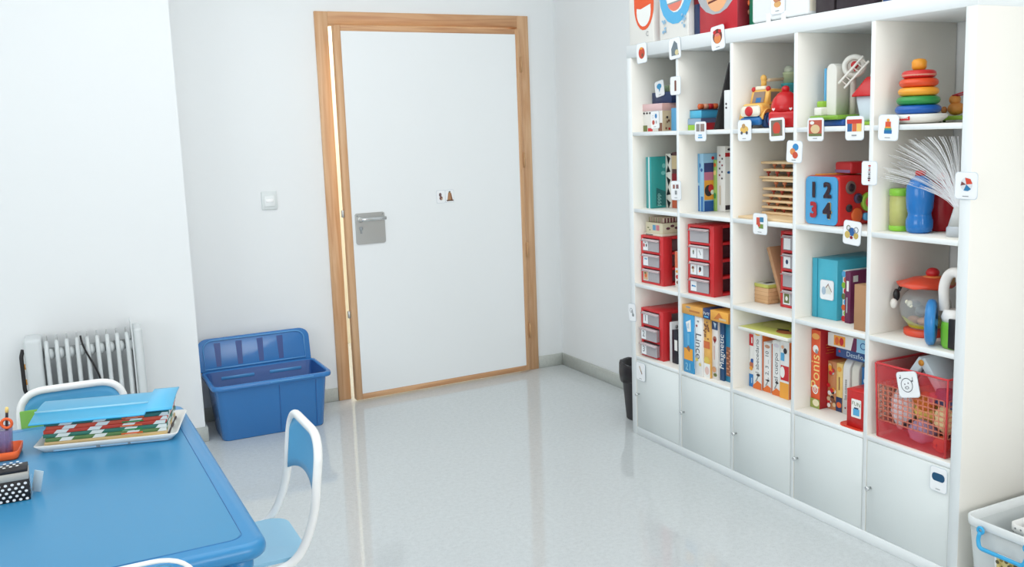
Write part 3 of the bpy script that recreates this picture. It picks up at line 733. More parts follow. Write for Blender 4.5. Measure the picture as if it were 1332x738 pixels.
# duck
dk = thing('pull_toy', 'small orange wooden duck with a red cord on a lime wheeled board', 'pull toy', (.262, .268, c0), 25)
dk.scale = (.88, .88, .88)
DO = mat((234, 158, 76), .4)
mb = MB(); mb.box(-.05, .05, -.05, .045, .008, .024, LIME, .005, 2); mb.build('board', dk)
mb = MB(); mb.ball((0, 0, .05), (.034, .03, .025), DO, 18); mb.ball((-.004, .004, .083), (.0225, .021, .02), DO, 16); mb.build('duck', dk)
for s in (-1, 1):
    mb = MB(); mb.ball((0, s * .042, .046), (.012, .011, .014), mat((206, 140, 84), .5), 12); mb.build('wing', dk)
    for x in (-.03, .03): mb = MB(); mb.lathe([(.01, -.004), (.01, .004)], mat((60, 90, 40), .5), 14, Matrix.Translation((x, s * .048, .0102)) @ Matrix.Rotation(R(90), 4, 'X')); mb.build('wheel', dk)
mb = MB(); mb.tube(fillet([(-.018, .01, .098), (-.03, -.03, .108), (-.01, -.07, .118), (.03, -.082, .122)], .03, 4), .003, mat((190, 40, 60), .5), 8); mb.tube(fillet([(-.016, .0, .096), (-.02, -.03, .1), (0, -.07, .108), (.03, -.084, .112)], .03, 4), .0025, mat((190, 40, 60), .5), 8); mb.build('cord', dk)

# ------------------------------------------------------------------ second row
c1 = Z[1] + e
WSTR = mat((214, 232, 230), .4)
carton('book', 'teal book with a white spine stripe in the second row', 'book', (.045, 1.744), c1, .041, .2, .236, TEAL, {'side': mat((44, 150, 146), .35)},
  {'front': [('r', .5, .74, 0, 1, WSTR)], 'side': [('e', .36, .82, .05, .045, mat((120, 200, 196), .4)), ('e', .34, .68, .06, .04, mat((120, 200, 196), .4)), ('p', [(.14, .05), (.14, .4), (.5, .28), (.5, .03)], mat((40, 112, 112), .4)), ('t', 'pppp', .2, .16, .03, 90, mat((150, 214, 210), .4))]}, group=G_BOX)
trc = []
for i, v in enumerate((.9, .7, .5, .28, .08)):
    trc.append(('p', [(.15, v - .05), (.95, v - .07 + .04 * (i % 2)), (.5, v + .09)] if i % 2 else [(.2, v + .08), (.95, v + .02), (.55, v - .1)], BLACK))
carton('book', 'book with black triangles on a white spine, second row', 'book', (.125, 1.701), c1, .041, .19, .248, mat((230, 226, 216), .5), {'top': DARK}, {'front': trc, 'side': [('r', 0, 1, .97, 1, DARK), ('e', .1, .6, .06, .08, mat((84, 44, 54), .5))]}, group=G_BOX)
carton('book', 'book with a dark maroon and rust spine against the first divider, second row', 'book', (.13, 1.658), c1, .036, .18, .255, mat((96, 60, 60), .5), None, {'front': [('r', 0, 1, .7, .94, SAND), ('r', 0, 1, .0, .25, mat((190, 90, 60), .5)), ('r', 0, 1, .42, .62, DRED)]}, group=G_BOX)
BG = mat((150, 196, 224), .4)
carton('game_box', 'pale blue picture game box with an animal scene, second row', 'game box', (.1, 1.427), c1, .036, .2, .25, BG, None,
  {'front': [('r', 0, .25, 0, .45, BLUE), ('r', .55, .95, 0, .26, BLUE), ('e', .3, .8, .25, .04, BLUE), ('e', .7, .72, .2, .03, ROYAL), ('r', .0, .3, .5, 1, mat((110, 170, 210), .4))],
   'side': [('r', .02, .36, .68, .84, mat((52, 60, 120), .4)), ('r', .02, .36, .54, .68, mat((206, 120, 150), .5)), ('r', .02, .36, .2, .54, AMBER), ('e', .14, .36, .11, .1, DARK), ('e', .2, .4, .07, .07, RED), ('e', .24, .33, .05, .04, PAPER), ('r', .02, .36, 0, .18, ROYAL), ('e', .25, .92, .04, .03, RED)]}, group=G_BOX)
carton('book', 'narrow lime green book beside the pale blue game box', 'book', (.153, 1.3895), c1, .021, .16, .222, mat((160, 196, 100), .5), None, {'front': [('e', .5, .9, .4, .04, ORANGE), ('e', .5, .75, .4, .05, YELLOW), ('e', .5, .3, .4, .06, GREEN)]}, group=G_BOX)
carton('game_box', 'tall white game box with small red marks, second row', 'game box', (.155, 1.367), c1, .054, .2, .28, mat((234, 232, 226), .45), None,
  {'front': [('e', .35 + .3 * (i % 2), .86 - .05 * i, .09, .016, random.choice([DRED, DARK])) for i in range(8)] + [('r', .35, .45, .1, .4, SAND)],
   'side': [('r', .0, .2, .84, .9, RED), ('e', .12, .95, .06, .02, DARK), ('e', .1, .6, .05, .02, BLUE), ('r', .0, .16, .03, .1, DARK)]}, group=G_BOX)
# wooden boards
tag(MB().box(-.15, .15, -.154, .154, 0, .009, BEECH, .001, 1).build('wooden_board', None, (.17, .914, c1)), 'long flat wooden board lying under the pile of puzzles', 'board')
zb_ = [0, .0235, .047, .07, .0965, .1305, .142, .172, .201]
off = [0, .0, -.004, -.006, -.008, -.004, .018, -.012, .006]
posn = ['bottom', 'second from the bottom', 'third from the bottom', 'fourth from the bottom', 'middle', 'fourth from the top', 'third from the top', 'second from the top', 'topmost']
ymid = .968
for i, z in enumerate(zb_):
    hgt = .0088; nxt = zb_[i + 1] if i < 8 else None
    t = thing('knob_puzzle', 'wooden knob puzzle board, %s of the pile in the middle cell' % posn[i], 'puzzle', (.235, ymid + off[i] * .8, c1 + .0096 + z), random.uniform(-1.5, 1.5), 'wooden knob puzzles in a pile')
    mb = MB(); mb.box(-.1, .1, -.094, .094, 0, hgt, BEECH, .001, 1); mb.build('tray', t)
    if nxt:
        hk = nxt - z - hgt - .0006
        if hk > .004:
            for (kx, ky) in ((-.075, .055), (-.08, 0.0), (-.075, -.058), (.06, .05), (.06, -.05)):
                mb = MB(); mb.lathe([(.0035, hgt), (.0035, hgt + hk * .5), (.0085, hgt + hk * .6), (.0085, hgt + hk * .9), (.005, hgt + hk)], mat((196, 120, 84), .4) if i % 3 else mat((170, 60, 50), .4), 12, Matrix.Translation((kx, ky + .012 * ((i * 3) % 4 - 1), 0))); mb.build('knob', t)
# activity cube
cu = thing('activity_cube', 'activity cube with blue number panel and red gear side, second row', 'activity cube', (.128, .6385, c1), -1)
w_, d_, h_ = .162, .17, .177
mb = MB(); mb.box(-d_ / 2, d_ / 2, -w_ / 2, w_ / 2, 0, h_, mat((208, 40, 40), .35), .012, 3); mb.build('body', cu)
PB = mat((74, 160, 212), .35); INN = mat((46, 22, 34), .5)
mb = MB(); T = Matrix(((0, 0, -1, -d_ / 2 + .0005), (-1, 0, 0, 0), (0, 1, 0, h_ / 2), (0, 0, 0, 1)))
mb.prism(rrect(w_ - .006, h_ - .004, .02, 6), 0, .004, PB, T); pn = mb.build('number_panel', cu)
pn['label'] = 'blue panel with cut-out numbers 1 to 4'
for st, u, v, m in (('1', .285, .70, INN), ('2', .70, .70, INN), ('3', .285, .29, mat((176, 34, 44), .4)), ('4', .70, .29, INN)):
    mb = MB(); O, U, V = (-d_ / 2 - .0036, w_ / 2, 0), (0, -w_, 0), (0, 0, h_)
    if st == '4': mb.art(O, U, V, [('t', st, u + dx, v + dz, .079, 0, YELLOW) for dx, dz in ((-.03, 0), (.03, 0), (0, .025), (0, -.025))], .0004)
    mb.art(O, U, V, [('t', st, u + dx, v + dz, .074, 0, m) for dx in (-.03, -.01, .01, .03) for dz in (-.018, 0, .018)], .0018)
    mb.build('number_cutout', cu)
yb_ = -w_ / 2
def disc(name, x, z, r_, m, t=.008, inner=None):
    mb = MB(); T = Matrix.Translation((x, yb_ + .001, z)) @ Matrix.Rotation(R(90), 4, 'X')
    mb.lathe([(r_, 0), (r_, t), (r_ * .8, t + .002)], m, 22, T)
    if inner: mb.lathe([(r_ * .62, t), (r_ * .62, t + .003)], inner, 18, T)
    return mb.build(name, cu)
disc('ring_hole', -.03, .135, .0235, mat((120, 96, 90), .4), .004, INN); disc('ring_hole', -.036, .062, .014, DARK, .004, INN)
disc('gear', .004, .095, .018, mat((70, 60, 90), .4), .008, INN); disc('gear', .052, .08, .034, LIME, .012, mat((206, 60, 70), .4)); disc('gear', .04, .028, .014, SKY, .014); disc('gear', .0, .035, .026, ORANGE, .006)
mb = MB(); mb.tube([(-.06, .06, h_ + .001), (.02, .03, h_ + .001), (.06, -.02, h_ + .001)], .0035, AMBER, 8); mb.build('bead_wire', cu)
tag(MB().box(-.04, .05, -.045, .045, 0, .042, mat((190, 30, 36), .4), .008, 3).box(-.042, -.0395, -.04, .04, .004, .014, mat((130, 110, 150), .4)).build('toy_block', None, (.155, .608, c1 + h_ + .0048), (0, 0, R(-8))), 'red toy block lying on top of the activity cube', 'toy block')
# near cell: bottles and fibre lamp
gl = thing('sensory_tube', 'lime green glitter tube at the left of the near second-row cell', 'sensory tube', (.09, .334, c1))
mb = MB(); mb.lathe([(.034, .018), (.034, .118)], mat((214, 214, 130), .15, alpha=.75), 26); mb.build('clear_body', gl)
for a0, a1 in ((0, .02), (.116, .141)):
    mb = MB(); mb.lathe([(.03, a0), (.0355, a0 + .003), (.0355, a1 - .003), (.032, a1)], mat((140, 204, 60), .25), 26); mb.build('green_cap', gl)
mb = MB(); mb.tube(fillet([(-.026, .012, .03), (-.03, -.004, .06), (-.024, -.018, .075), (-.01, -.031, .085)], .02), .0015, mat((190, 230, 90), .3), 6); mb.build('inner_wire', gl)
bt = thing('bottle', 'blue filled plastic bottle standing in the near second-row cell', 'bottle', (.085, .252, c1))
BW = mat((36, 116, 190), .12)
mb = MB(); mb.lathe([(.03, 0), (.039, .006), (.042, .02), (.042, .04), (.037, .055), (.036, .064), (.041, .082), (.043, .11), (.043, .14), (.041, .155), (.033, .17), (.02, .182), (.015, .186)], BW, 30); mb.build('bottle_body', bt)
mb = MB(); mb.lathe([(.0165, .186), (.0165, .2), (.014, .202)], mat((206, 60, 60), .3), 18); mb.build('bottle_cap', bt)
mb = MB(); mb.lathe([(.0415, .15), (.034, .168), (.021, .18)], mat((170, 200, 220), .1, alpha=.5), 26, cap=False); mb.build('clear_neck', bt)
cpx = thing('jug', 'red translucent lidded jug between the blue bottle and the fibre lamp', 'jug', (.195, .257, c1))
mb = MB(); mb.lathe([(.052, 0), (.055, .004), (.061, .14), (.061, .15), (.04, .165), (.02, .17)], mat((176, 34, 44), .15, alpha=.88), 30); mb.build('jug_body', cpx)
mb = MB(); mb.tube(fillet([(.0, -.058, .135), (.0, -.085, .12), (.0, -.085, .07), (.0, -.06, .05)], .02), .006, mat((90, 50, 60), .3), 10); mb.build('handle', cpx)
mb = MB(); mb.lathe([(.02, .168), (.02, .182), (.012, .19)], mat((226, 96, 60), .3), 16); mb.build('stopper', cpx)
fl_ = thing('fibre_optic_lamp', 'fibre optic lamp with a fan of clear strands on a silver base', 'lamp', (.085, .104, c1))
mb = MB(); mb.lathe([(.036, 0), (.036, .026), (.033, .03), (.03, .034)], mat((190, 196, 202), .2), 26); mb.build('base', fl_)
mb = MB(); mb.lathe([(.031, .032), (.016, .09), (.012, .092)], mat((206, 208, 206), .35), 26); mb.build('cone', fl_)
FB = mat((250, 252, 254), .15, alpha=.4, emit=.1, name='clear_fibre'); mb = MB(); rnd = random.Random(3)  # faint glow added to brighten the thin strands
for i in range(150):
    a = rnd.uniform(0, 1); rr_ = rnd.uniform(.6, 1.)
    ang_ = R(2 + 68 * a ** .8); L = .25 + .05 * rnd.random()
    ty = min(.262, L * math.sin(ang_)); tz = L * math.cos(ang_) * .92; tx = rnd.uniform(-.075, .03) * (1 if a > .1 else .6)
    tz = min(tz, .232)
    p0 = Vector((rnd.uniform(-.01, .01), rnd.uniform(-.01, .01), .085)); p2 = Vector((tx, ty * rr_ if rnd.random() < .25 else ty, .09 + tz * .95)); p1 = Vector((tx * .3, ty * .28, .085 + tz * .7))
    if p2.z > .325: p2.z = .325
    mb.tube([p0 * (1 - t) ** 2 + p1 * 2 * t * (1 - t) + p2 * t * t for t in (0, .2, .4, .6, .8, 1)], .0007, FB, 4, caps=False)
fo = mb.build('fibre_strands', fl_); fo['kind'] = 'stuff'

# ------------------------------------------------------------------ drawer towers
TR = mat((214, 44, 50), .35, name='drawer_red'); TD_ = mat((90, 40, 52), .5); CLR = mat((196, 192, 196), .25, alpha=.78, name='clear_drawer'); LIP = mat((222, 208, 210), .25, alpha=.85)
def tower(label, fl, z0, w, d, h, n, rz, tags, opened=(), dark=TD_):
    c = Matrix.Rotation(R(rz), 3, 'Z') @ Vector((d / 2, -w / 2, 0))
    t = thing('drawer_tower', label, 'drawer unit', (fl[0] + c.x, fl[1] + c.y, z0), rz, 'red drawer towers on the shelf')
    hx_, hy = d / 2, w / 2; mb = MB(); pl_, pr_ = .016, .03; step = (h - .012) / n
    for (x0, x1) in ((-hx_, -hx_ + .05), (hx_ - .05, hx_)):
        mb.box(x0, x1, -hy, -hy + .004, 0, h, TR, .001, 1); mb.box(x0, x1, hy - .004, hy, 0, h, TR, .001, 1)
    mb.box(-hx_, -hx_ + .006, -hy, -hy + pr_, 0, h, TR, .002, 1); mb.box(-hx_, -hx_ + .006, hy - pl_, hy, 0, h, TR, .002, 1)
    for i in range(n + 1):
        zz_ = i * step; mb.box(-hx_ + .0005, hx_, -hy + .0005, hy - .0005, zz_, zz_ + .011, TR, .001, 1)
    mb.box(hx_ - .004, hx_, -hy, hy, 0, h, TR)
    mb.build('frame', t)
    for i in range(n):
        zb = i * step + .012; zt_ = (i + 1) * step - .001; o = .012 if i in opened else 0.
        x0 = -hx_ - .003 - o; y0, y1 = -hy + pr_ + .001, hy - pl_ - .001
        mb = MB(); mb.box(x0 + .002, hx_ - .012, y0, y1, zb + .002, zt_ - .006, dark)
        mb.box(x0, x0 + .002, y0, y1, zb, zt_ - .012, CLR)
        mb.box(x0 - .012, x0 + .002, y0 - .004, y1 + .004, zt_ - .012, zt_ - .008, LIP, .001, 1)
        mb.box(x0 - .003, x0 + .001, y0 - .002, y1 + .002, zt_ - .0125, zt_ - .002, LIP)
        dr = mb.build('drawer', t)
        for j, art in enumerate(tags[n - 1 - i]):
            cw, chh = .036, min(.05, (zt_ - zb) * .78)
            yl_ = y1 - .006 - j * (cw + .006)
            mb = MB(); mb.box(x0 - .0016, x0 - .0004, yl_ - cw, yl_, zb + .003, zb + .003 + chh, CARDW)
            mb.art((x0 - .0016, yl_, zb + .003), (0, -cw, 0), (0, 0, chh), art)
            mb.build('label_card', dr)
    return t
t1 = tower('red three-drawer tower with small white boxes stacked on it, far cell of the third row', (.034, 1.776), Z[2] + e, .172, .25, .226, 3, 1.4,
  [[[('e', .2, .5, .16, .2, RED), ('e', .72, .5, .13, .16, DARK), ('e', .5, .8, .2, .06, MID)]], [[('r', .25, .85, .6, .72, SKY), ('e', .45, .68, .2, .07, SKY)]], [[('r', .04, .96, .05, .95, mat((214, 176, 140), .5)), ('e', .5, .5, .25, .22, ORANGE), ('e', .4, .75, .2, .1, OLIVE)]]], dark=mat((150, 120, 128), .5))
t2 = tower('red four-drawer tower in the second cell of the third row', (.028, 1.409), Z[2] + e, .165, .26, .303, 4, 4,
  [[], [[('e', .5, .5, .16, .2, GREY), ('e', .5, .62, .1, .1, OLIVE)], [('p', [(.3, .7), (.4, .75), (.7, .35), (.6, .3)], GREY)]], [[('e', .4, .6, .22, .16, BROWN), ('e', .45, .35, .12, .2, SAND)], [('e', .5, .55, .2, .22, DARK), ('e', .4, .35, .1, .1, ORANGE)]], [[('p', [(.15, .4), (.2, .55), (.85, .5), (.9, .38)], ROYAL), ('e', .6, .46, .2, .08, SKY)]]])
t3 = tower('red four-drawer tower half hidden by the divider, middle cell of the third row', (.12, .934), Z[2] + e, .15, .22, .303, 4, 0,
  [[[]], [[('e', .5, .5, .2, .2, NAVY)]], [], [[('r', .1, .9, .1, .9, OLIVE), ('e', .5, .5, .2, .2, PAPER)]]])
t4 = tower('red drawer tower numbered 1, 2 and 3 in the far cell of the fourth row', (.03, 1.778), Z[3] + e, .172, .24, .232, 3, 1,
  [[[('t', '1', .5, .5, .04, 0, INK)]], [[('t', '2', .5, .5, .04, 0, INK)]], [[('t', '3', .5, .5, .04, 0, INK)]]], opened=(0, 1), dark=mat((150, 140, 146), .5))
# boxes on the first tower
c2_ = Z[2] + e
zt1 = c2_ + .2266
carton('book', 'thin white book lying on the red three-drawer tower', 'book', (.045, 1.765), zt1, .14, .16, .01, mat((232, 226, 208), .5), None, {'front': [('r', .1, .5, .2, .6, DARK)]}, rz=1)
carton('small_box', 'cream box with a blue and pink square on the three-drawer tower', 'box', (.05, 1.757), zt1 + .0105, .128, .16, .05, CREAM, {'top': mat((196, 170, 150), .5)}, {'front': [('r', .42, .6, .3, .8, mat((100, 160, 200), .5)), ('r', .63, .82, .3, .8, mat((216, 130, 140), .5)), ('e', .15, .5, .06, .06, OLIVE), ('e', .25, .3, .04, .05, OLIVE)], 'side': [('e', .2 + .15 * i, .5 + .2 * (i % 2), .07, .12, mat((120, 70, 80), .5)) for i in range(5)], 'top': [('r', .02 + .1 * i, .07 + .1 * i, 0, 1, mat((150, 100, 96), .5) if i % 2 else CREAM) for i in range(10)]}, rz=1)
carton('small_box', 'flat box with brown stripes on top of the cream box', 'box', (.062, 1.75), zt1 + .0615, .115, .14, .022, mat((222, 206, 184), .5), None, {'front': [('r', .03 + .12 * i, .09 + .12 * i, 0, 1, mat((160, 120, 110), .5) if i % 2 else OLIVE) for i in range(8)], 'side': [('r', .03 + .12 * i, .09 + .12 * i, 0, 1, mat((120, 56, 66), .5)) for i in range(8)]}, rz=1)
carton('game_box', 'narrow orange and white box standing right of the three-drawer tower', 'game box', (.07, 1.5605), c2_, .05, .15, .165, PAPER, None, {'front': [('r', 0, 1, .55, 1, mat((222, 120, 90), .5)), ('e', .4, .3, .3, .06, RED), ('e', .5, .15, .3, .05, BROWN), ('e', .4, .45, .3, .04, AMBER)]})
# wood blocks, leaning board
wbx = thing('block_box', 'small wooden box of blocks with a lime lid, middle cell of the third row', 'box', (.165, 1.033, c2_), -1)
mb = MB(); mb.box(-.055, .055, -.041, .041, 0, .064, wood('pale_block_wood', (226, 184, 138), (206, 160, 114), 'Y', 1), .002, 1)
for z in (.016, .032, .048): mb.box(-.0556, .0556, -.0416, .0416, z, z + .0006, mat((170, 120, 80), .6))
mb.build('box_body', wbx)
mb = MB(); mb.box(-.056, .056, -.042, .042, .0645, .079, mat((194, 196, 96), .5), .002, 1, {'top': mat((206, 208, 190), .5)}); mb.art((-.056, .042, .079), (0, -.084, 0), (.112, 0, 0), [('r', .3, .6, .2, .6, DARK), ('r', .6, .95, .5, .9, PAPER)]); mb.build('lid', wbx)
tag(MB().box(-.02, .06, 0, .018, 0, .245, mat((196, 150, 112), .65), .001, 1).build('wooden_plank', None, (.165, .9385, c2_ + .0002), (R(-21), 0, 0)), 'brown board leaning towards the half-hidden red tower', 'board')
# turquoise file box
tq = carton('file_box', 'turquoise file box with a sketch card on its front, third row', 'file box', (.082, .719), c2_, .118, .26, .222, mat((72, 182, 206), .35), {'top': mat((58, 160, 186), .35)}, None, rz=1.2, parts='box_body')
mb = MB(); mb.box(-.1325, -.13, .0365, .0595, 0, .222, mat((60, 170, 196), .35), .0005, 1); mb.box(-.131, -.1295, .0345, .0365, 0, .222, mat((40, 136, 160), .4)); mb.build('spine_strip', tq)
carton('notebook', 'notebook with a colourful leaf-pattern spine beside the turquoise file box', 'notebook', (.102, .5925), c2_, .026, .16, .187, PAPER, None, {'front': [('e', .3 + .4 * (i % 2), .05 + .11 * i, .42, .06, (RED, LIME, ORANGE, SKY, OLIVE)[i % 5]) for i in range(9)], 'side': [('r', 0, 1, .98, 1, DRED)]}, group=G_BOX)
carton('box', 'plum purple box with small white labels in the third row', 'box', (.085, .5645), c2_, .026, .24, .188, PLUM, None, {'front': [('r', .3, .7, .62, .82, PAPER), ('r', .3, .5, .2, .5, MID)], 'side': [('r', .05, .15, .8, .92, PAPER)]}, rz=0)
carton('cardboard_box', 'plain brown cardboard box at the front of the third row', 'box', (.027, .466), c2_, .07, .05, .16, KRAFT, {'side': mat((170, 126, 90), .7)})
# fishbowl toy
fb = thing('fishbowl_toy', 'toy fishbowl with an orange lid and base in the near third-row cell', 'toy', (.152, .274, c2_))
fb.scale = (.95, .95, .97)
OL = mat((230, 78, 50), .35)
mb = MB(); mb.lathe([(.066, 0), (.07, .004), (.07, .02), (.05, .024)], OL, 30); mb.build('base', fb)
mb = MB(); mb.lathe([(.05, .022)] + [(.086 * math.cos(R(a)), .096 + .08 * math.sin(R(a))) for a in range(-54, 61, 8)] + [(.046, .17)], mat((206, 212, 212), .08, alpha=.32), 32, cap=False); mb.build('clear_bowl', fb)
mb = MB(); q = []; n = 40
b = bmesh.new(); A = [b.verts.new((.052 * math.cos(2 * PI * k / n), .052 * math.sin(2 * PI * k / n), .028)) for k in range(n)]; B = []
for k in range(n):
    z = .056 + .012 * math.sin(6 * PI * k / n); r_ = math.sqrt(max(0, .08 ** 2 - (z - .096) ** 2)) * 1.045; B.append(b.verts.new((r_ * math.cos(2 * PI * k / n), r_ * math.sin(2 * PI * k / n), z)))
for k in range(n): b.faces.new((A[k], A[(k + 1) % n], B[(k + 1) % n], B[k]))
mb.add(b, mat((188, 196, 60), .4), True); mb.build('green_grass', fb)
mb = MB(); b = bmesh.new(); n = 48; rings_ = []
for r_, z in ((.03, .166), (.07, .168), (.092, .172), (.094, .178), (.075, .188), (.045, .2), (.0, .204)):
    rings_.append([b.verts.new((max(r_, .001) * (1 + (.07 * math.sin(7 * 2 * PI * k / n) if r_ > .08 else 0)) * math.cos(2 * PI * k / n), max(r_, .001) * (1 + (.07 * math.sin(7 * 2 * PI * k / n) if r_ > .08 else 0)) * math.sin(2 * PI * k / n), z + (.004 * math.sin(7 * 2 * PI * k / n) if r_ > .08 else 0))) for k in range(n)])
for A, B in zip(rings_, rings_[1:]):
    for k in range(n): b.faces.new((A[k], A[(k + 1) % n], B[(k + 1) % n], B[k]))
mb.add(b, OL, True); ld = mb.build('lid', fb)
mb = MB(); mb.lathe([(.032, .199), (.034, .203), (.02, .207)], mat((236, 130, 70), .4), 20, Matrix.Translation((.02, -.01, 0))); mb.ball((.02, -.01, .216), (.023, .023, .018), RED, 16); mb.build('knob', ld)
mb = MB(); mb.torus((0, 0, 0), .014, .0035, TAN, T=Matrix.Translation((.043, -.069, .22)) @ Matrix.Rotation(R(80), 4, 'X') @ Matrix.Rotation(R(20), 4, 'Y')); mb.box(.03, .056, -.076, -.062, .176, .212, TAN, .003, 1); mb.build('pull_ring', ld)
for (x, y, z, s, m) in ((-.02, .03, .05, .02, SKIN), (.01, -.01, .05, .024, mat((238, 150, 120), .4)), (-.03, -.02, .052, .02, SKIN), (.02, .03, .07, .022, MID), (-.01, .0, .085, .024, mat((150, 156, 160), .4)), (.02, -.03, .1, .02, MID), (-.03, .02, .11, .018, mat((170, 178, 182), .4))):
    mb = MB(); mb.ball((x, y, z), (s, s * 1.2, s * .7), m, 12); mb.build('inner_piece', fb)
mb = MB(); mb.T = Matrix.Translation((-.079, .0, .118)) @ Matrix.Rotation(R(-70), 4, 'Y'); mb.lathe([(.011, 0), (.011, .002)], mat((240, 236, 214), .4), 14); mb.lathe([(.007, 0), (.007, .002)], mat((240, 236, 214), .4), 12, Matrix.Translation((.004, .013, 0))); mb.lathe([(.006, 0), (.006, .002)], mat((240, 236, 214), .4), 12, Matrix.Translation((-.008, -.009, 0))); mb.build('cream_sticker', fb)
mb = MB(); mb.ball((-.056, .078, .135), (.012, .012, .022), BLACK, 12); mb.ball((-.066, .08, .105), (.012, .014, .018), mat((240, 236, 228), .4), 12); mb.tube([(-.05, .074, .15), (-.045, .07, .165)], .006, BLACK, 8); mb.build('side_clip', fb)
bd_ = thing('plastic_ring', 'thick blue plastic ring standing in front of the toy fishbowl', 'toy', (.043, .16, c2_ + .0745), 0)
mb = MB(); mb.T = Matrix.Rotation(R(35), 4, 'Z') @ Matrix.Rotation(R(90), 4, 'X')
mb.lathe([(.03, -.014), (.06, -.016), (.072, -.01), (.0745, 0), (.072, .01), (.06, .016), (.03, .014), (.03, -.014)], mat((44, 128, 192), .35), 34, cap=False); mb.lathe([(.03, -.011), (.03, .011)], mat((36, 110, 172), .4), 24); mb.build('wheel_body', bd_)
mb = MB(); mb.T = Matrix.Rotation(R(35), 4, 'Z') @ Matrix.Rotation(R(90), 4, 'X'); mb.lathe([(.012, .011), (.012, .018), (.006, .02)], SKY, 16); mb.build('hub', bd_)
gw = thing('toy_phone', 'white and lime green toy with a loop handle at the right of the fishbowl', 'toy', (.066, .093, c2_))
mb = MB(); ring_loft(mb, [(.06, .05, .02, 0, 0), (.072, .062, .024, .012, 0), (.074, .066, .024, .06, 0), (.07, .062, .024, .085, 0)], mat((122, 196, 60), .35), cap1=True); mb.build('green_base', gw)
mb = MB(); mb.box(-.0395, -.03, -.034, -.008, .004, .1, BLACK, .004, 2); mb.box(-.03, .03, -.0345, -.028, .004, .1, BLACK, .003, 1); mb.build('black_panel', gw)
mb = MB(); ring_loft(mb, [(.066, .06, .022, .085, 0), (.074, .066, .024, .1, 0), (.06, .056, .022, .122, 0)], mat((240, 238, 234), .35), cap1=True); mb.build('white_body', gw)
mb = MB(); mb.tube(fillet([(-.012, .028, .118), (-.012, .034, .2), (-.012, .012, .243), (-.012, -.03, .243), (-.012, -.034, .118)], .03), .016, mat((240, 236, 232), .35), 14); mb.build('loop_handle', gw)

# ------------------------------------------------------------------ fourth row
c3_ = Z[3] + e
mf = thing('magazine_file', 'white magazine file standing against the numbered red drawer tower', 'magazine file', (.155, 1.583, c3_))
mb = MB(); mb.box(-.098, .12, -.008, .008, 0, .188, mat((226, 228, 230), .45), .002, 1); mb.build('file_body', mf)
mb = MB(); mb.lathe([(.009, 0), (.009, .0008)], MID, 16, Matrix.Translation((-.07, -.008, .165)) @ Matrix.Rotation(R(90), 4, 'X')); mb.build('finger_hole', mf)
carton('book', 'black book with a white label behind the first divider, fourth row', 'book', (.056, 1.5695), c3_, .04, .2, .155, mat((26, 30, 44), .5), None, {'front': [('r', .45, 1, .4, .72, PAPER)]}, group=G_BOX)
BXB = mat((58, 156, 210), .4); LBR = mat((150, 100, 70), .6)
carton('game_box', 'light blue game box with a yellow picture, leftmost of the row under the flat boxes', 'game box', (.008, 1.42), c3_, .074, .25, .262, BXB, {'top': DARK},
  {'front': [('p', [(.25, .86), (.72, .92), (.75, .72), (.42, .7)], PAPER), ('r', .4, .44, .76, .84, SKY), ('r', .52, .56, .76, .86, SKY), ('r', .4, .62, .48, .68, mat((104, 180, 220), .5)), ('r', .08, .92, .22, .42, AMBER), ('p', [(.3, .42), (.5, .47), (.7, .42), (.6, .36)], LBR), ('t', '21', .5, .1, .045, 0, mat((150, 210, 234), .5))]}, group=G_BOX)
carton('game_box', 'white game box lettered Lince in the fourth row', 'game box', (.012, 1.3445), c3_, .05, .25, .262, mat((236, 236, 234), .45), None,
  {'front': [('t', 'Lince', .5, .5, .055, -90, INK), ('e', .3, .84, .12, .02, DRED), ('e', .5, .92, .15, .016, GREY), ('e', .3, .27, .2, .03, mat((216, 200, 110), .5)), ('e', .75, .2, .18, .03, mat((220, 200, 130), .5)), ('r', 0, .12, .1, .8, mat((190, 210, 226), .5))]}, group=G_BOX)
carton('game_box', 'yellow and orange patterned game box in the fourth row', 'game box', (.022, 1.2935), c3_, .041, .24, .258, mat((232, 178, 92), .5), None,
  {'front': [('r', 0, 1, .0, .24, PAPER), ('e', .5, .12, .35, .07, mat((222, 190, 180), .5)), ('r', 0, 1, .5, .62, mat((210, 110, 60), .5)), ('e', .5, .3, .45, .06, mat((226, 196, 90), .5))] + [('e', random.uniform(.1, .9), random.uniform(.66, .95), .14, .014, BROWN) for i in range(16)]}, group=G_BOX)
carton('game_box', 'white game box with a navy top band in the fourth row', 'game box', (.032, 1.2515), c3_, .039, .24, .252, mat((232, 228, 224), .45), None,
  {'front': [('r', 0, 1, .86, 1, mat((40, 76, 120), .4)), ('p', [(.25, .99), (.75, .97), (.55, .88)], PALEB), ('e', .5, .7, .3, .05, mat((170, 110, 90), .5)), ('p', [(.2, .7), (.8, .7), (.5, .62)], DRED), ('r', .35, .5, .34, .58, mat((214, 180, 172), .5)), ('e', .4, .17, .35, .05, mat((214, 160, 120), .5)), ('e', .6, .08, .3, .03, OLIVE)]}, group=G_BOX)
carton('game_box', 'navy game box lettered Magnetic in white, fourth row', 'game box', (.042, 1.2115), c3_, .026, .24, .252, mat((30, 78, 124), .4), None, {'front': [('t', 'Magnetic', .5, .5, .042, 90, PAPER)]}, group=G_BOX)
carton('game_box', 'teal game box with a brown lattice picture against the divider, fourth row', 'game box', (.05, 1.1845), c3_, .05, .24, .252, mat((48, 134, 172), .4), None, {'front': [('r', .1, 1, .1, .6, mat((150, 92, 66), .5))] + [('e', .3 + .35 * (i % 2), .14 + .045 * i, .18, .013, mat((216, 150, 110), .5)) for i in range(10)]}, group=G_BOX)
zf = c3_ + .263
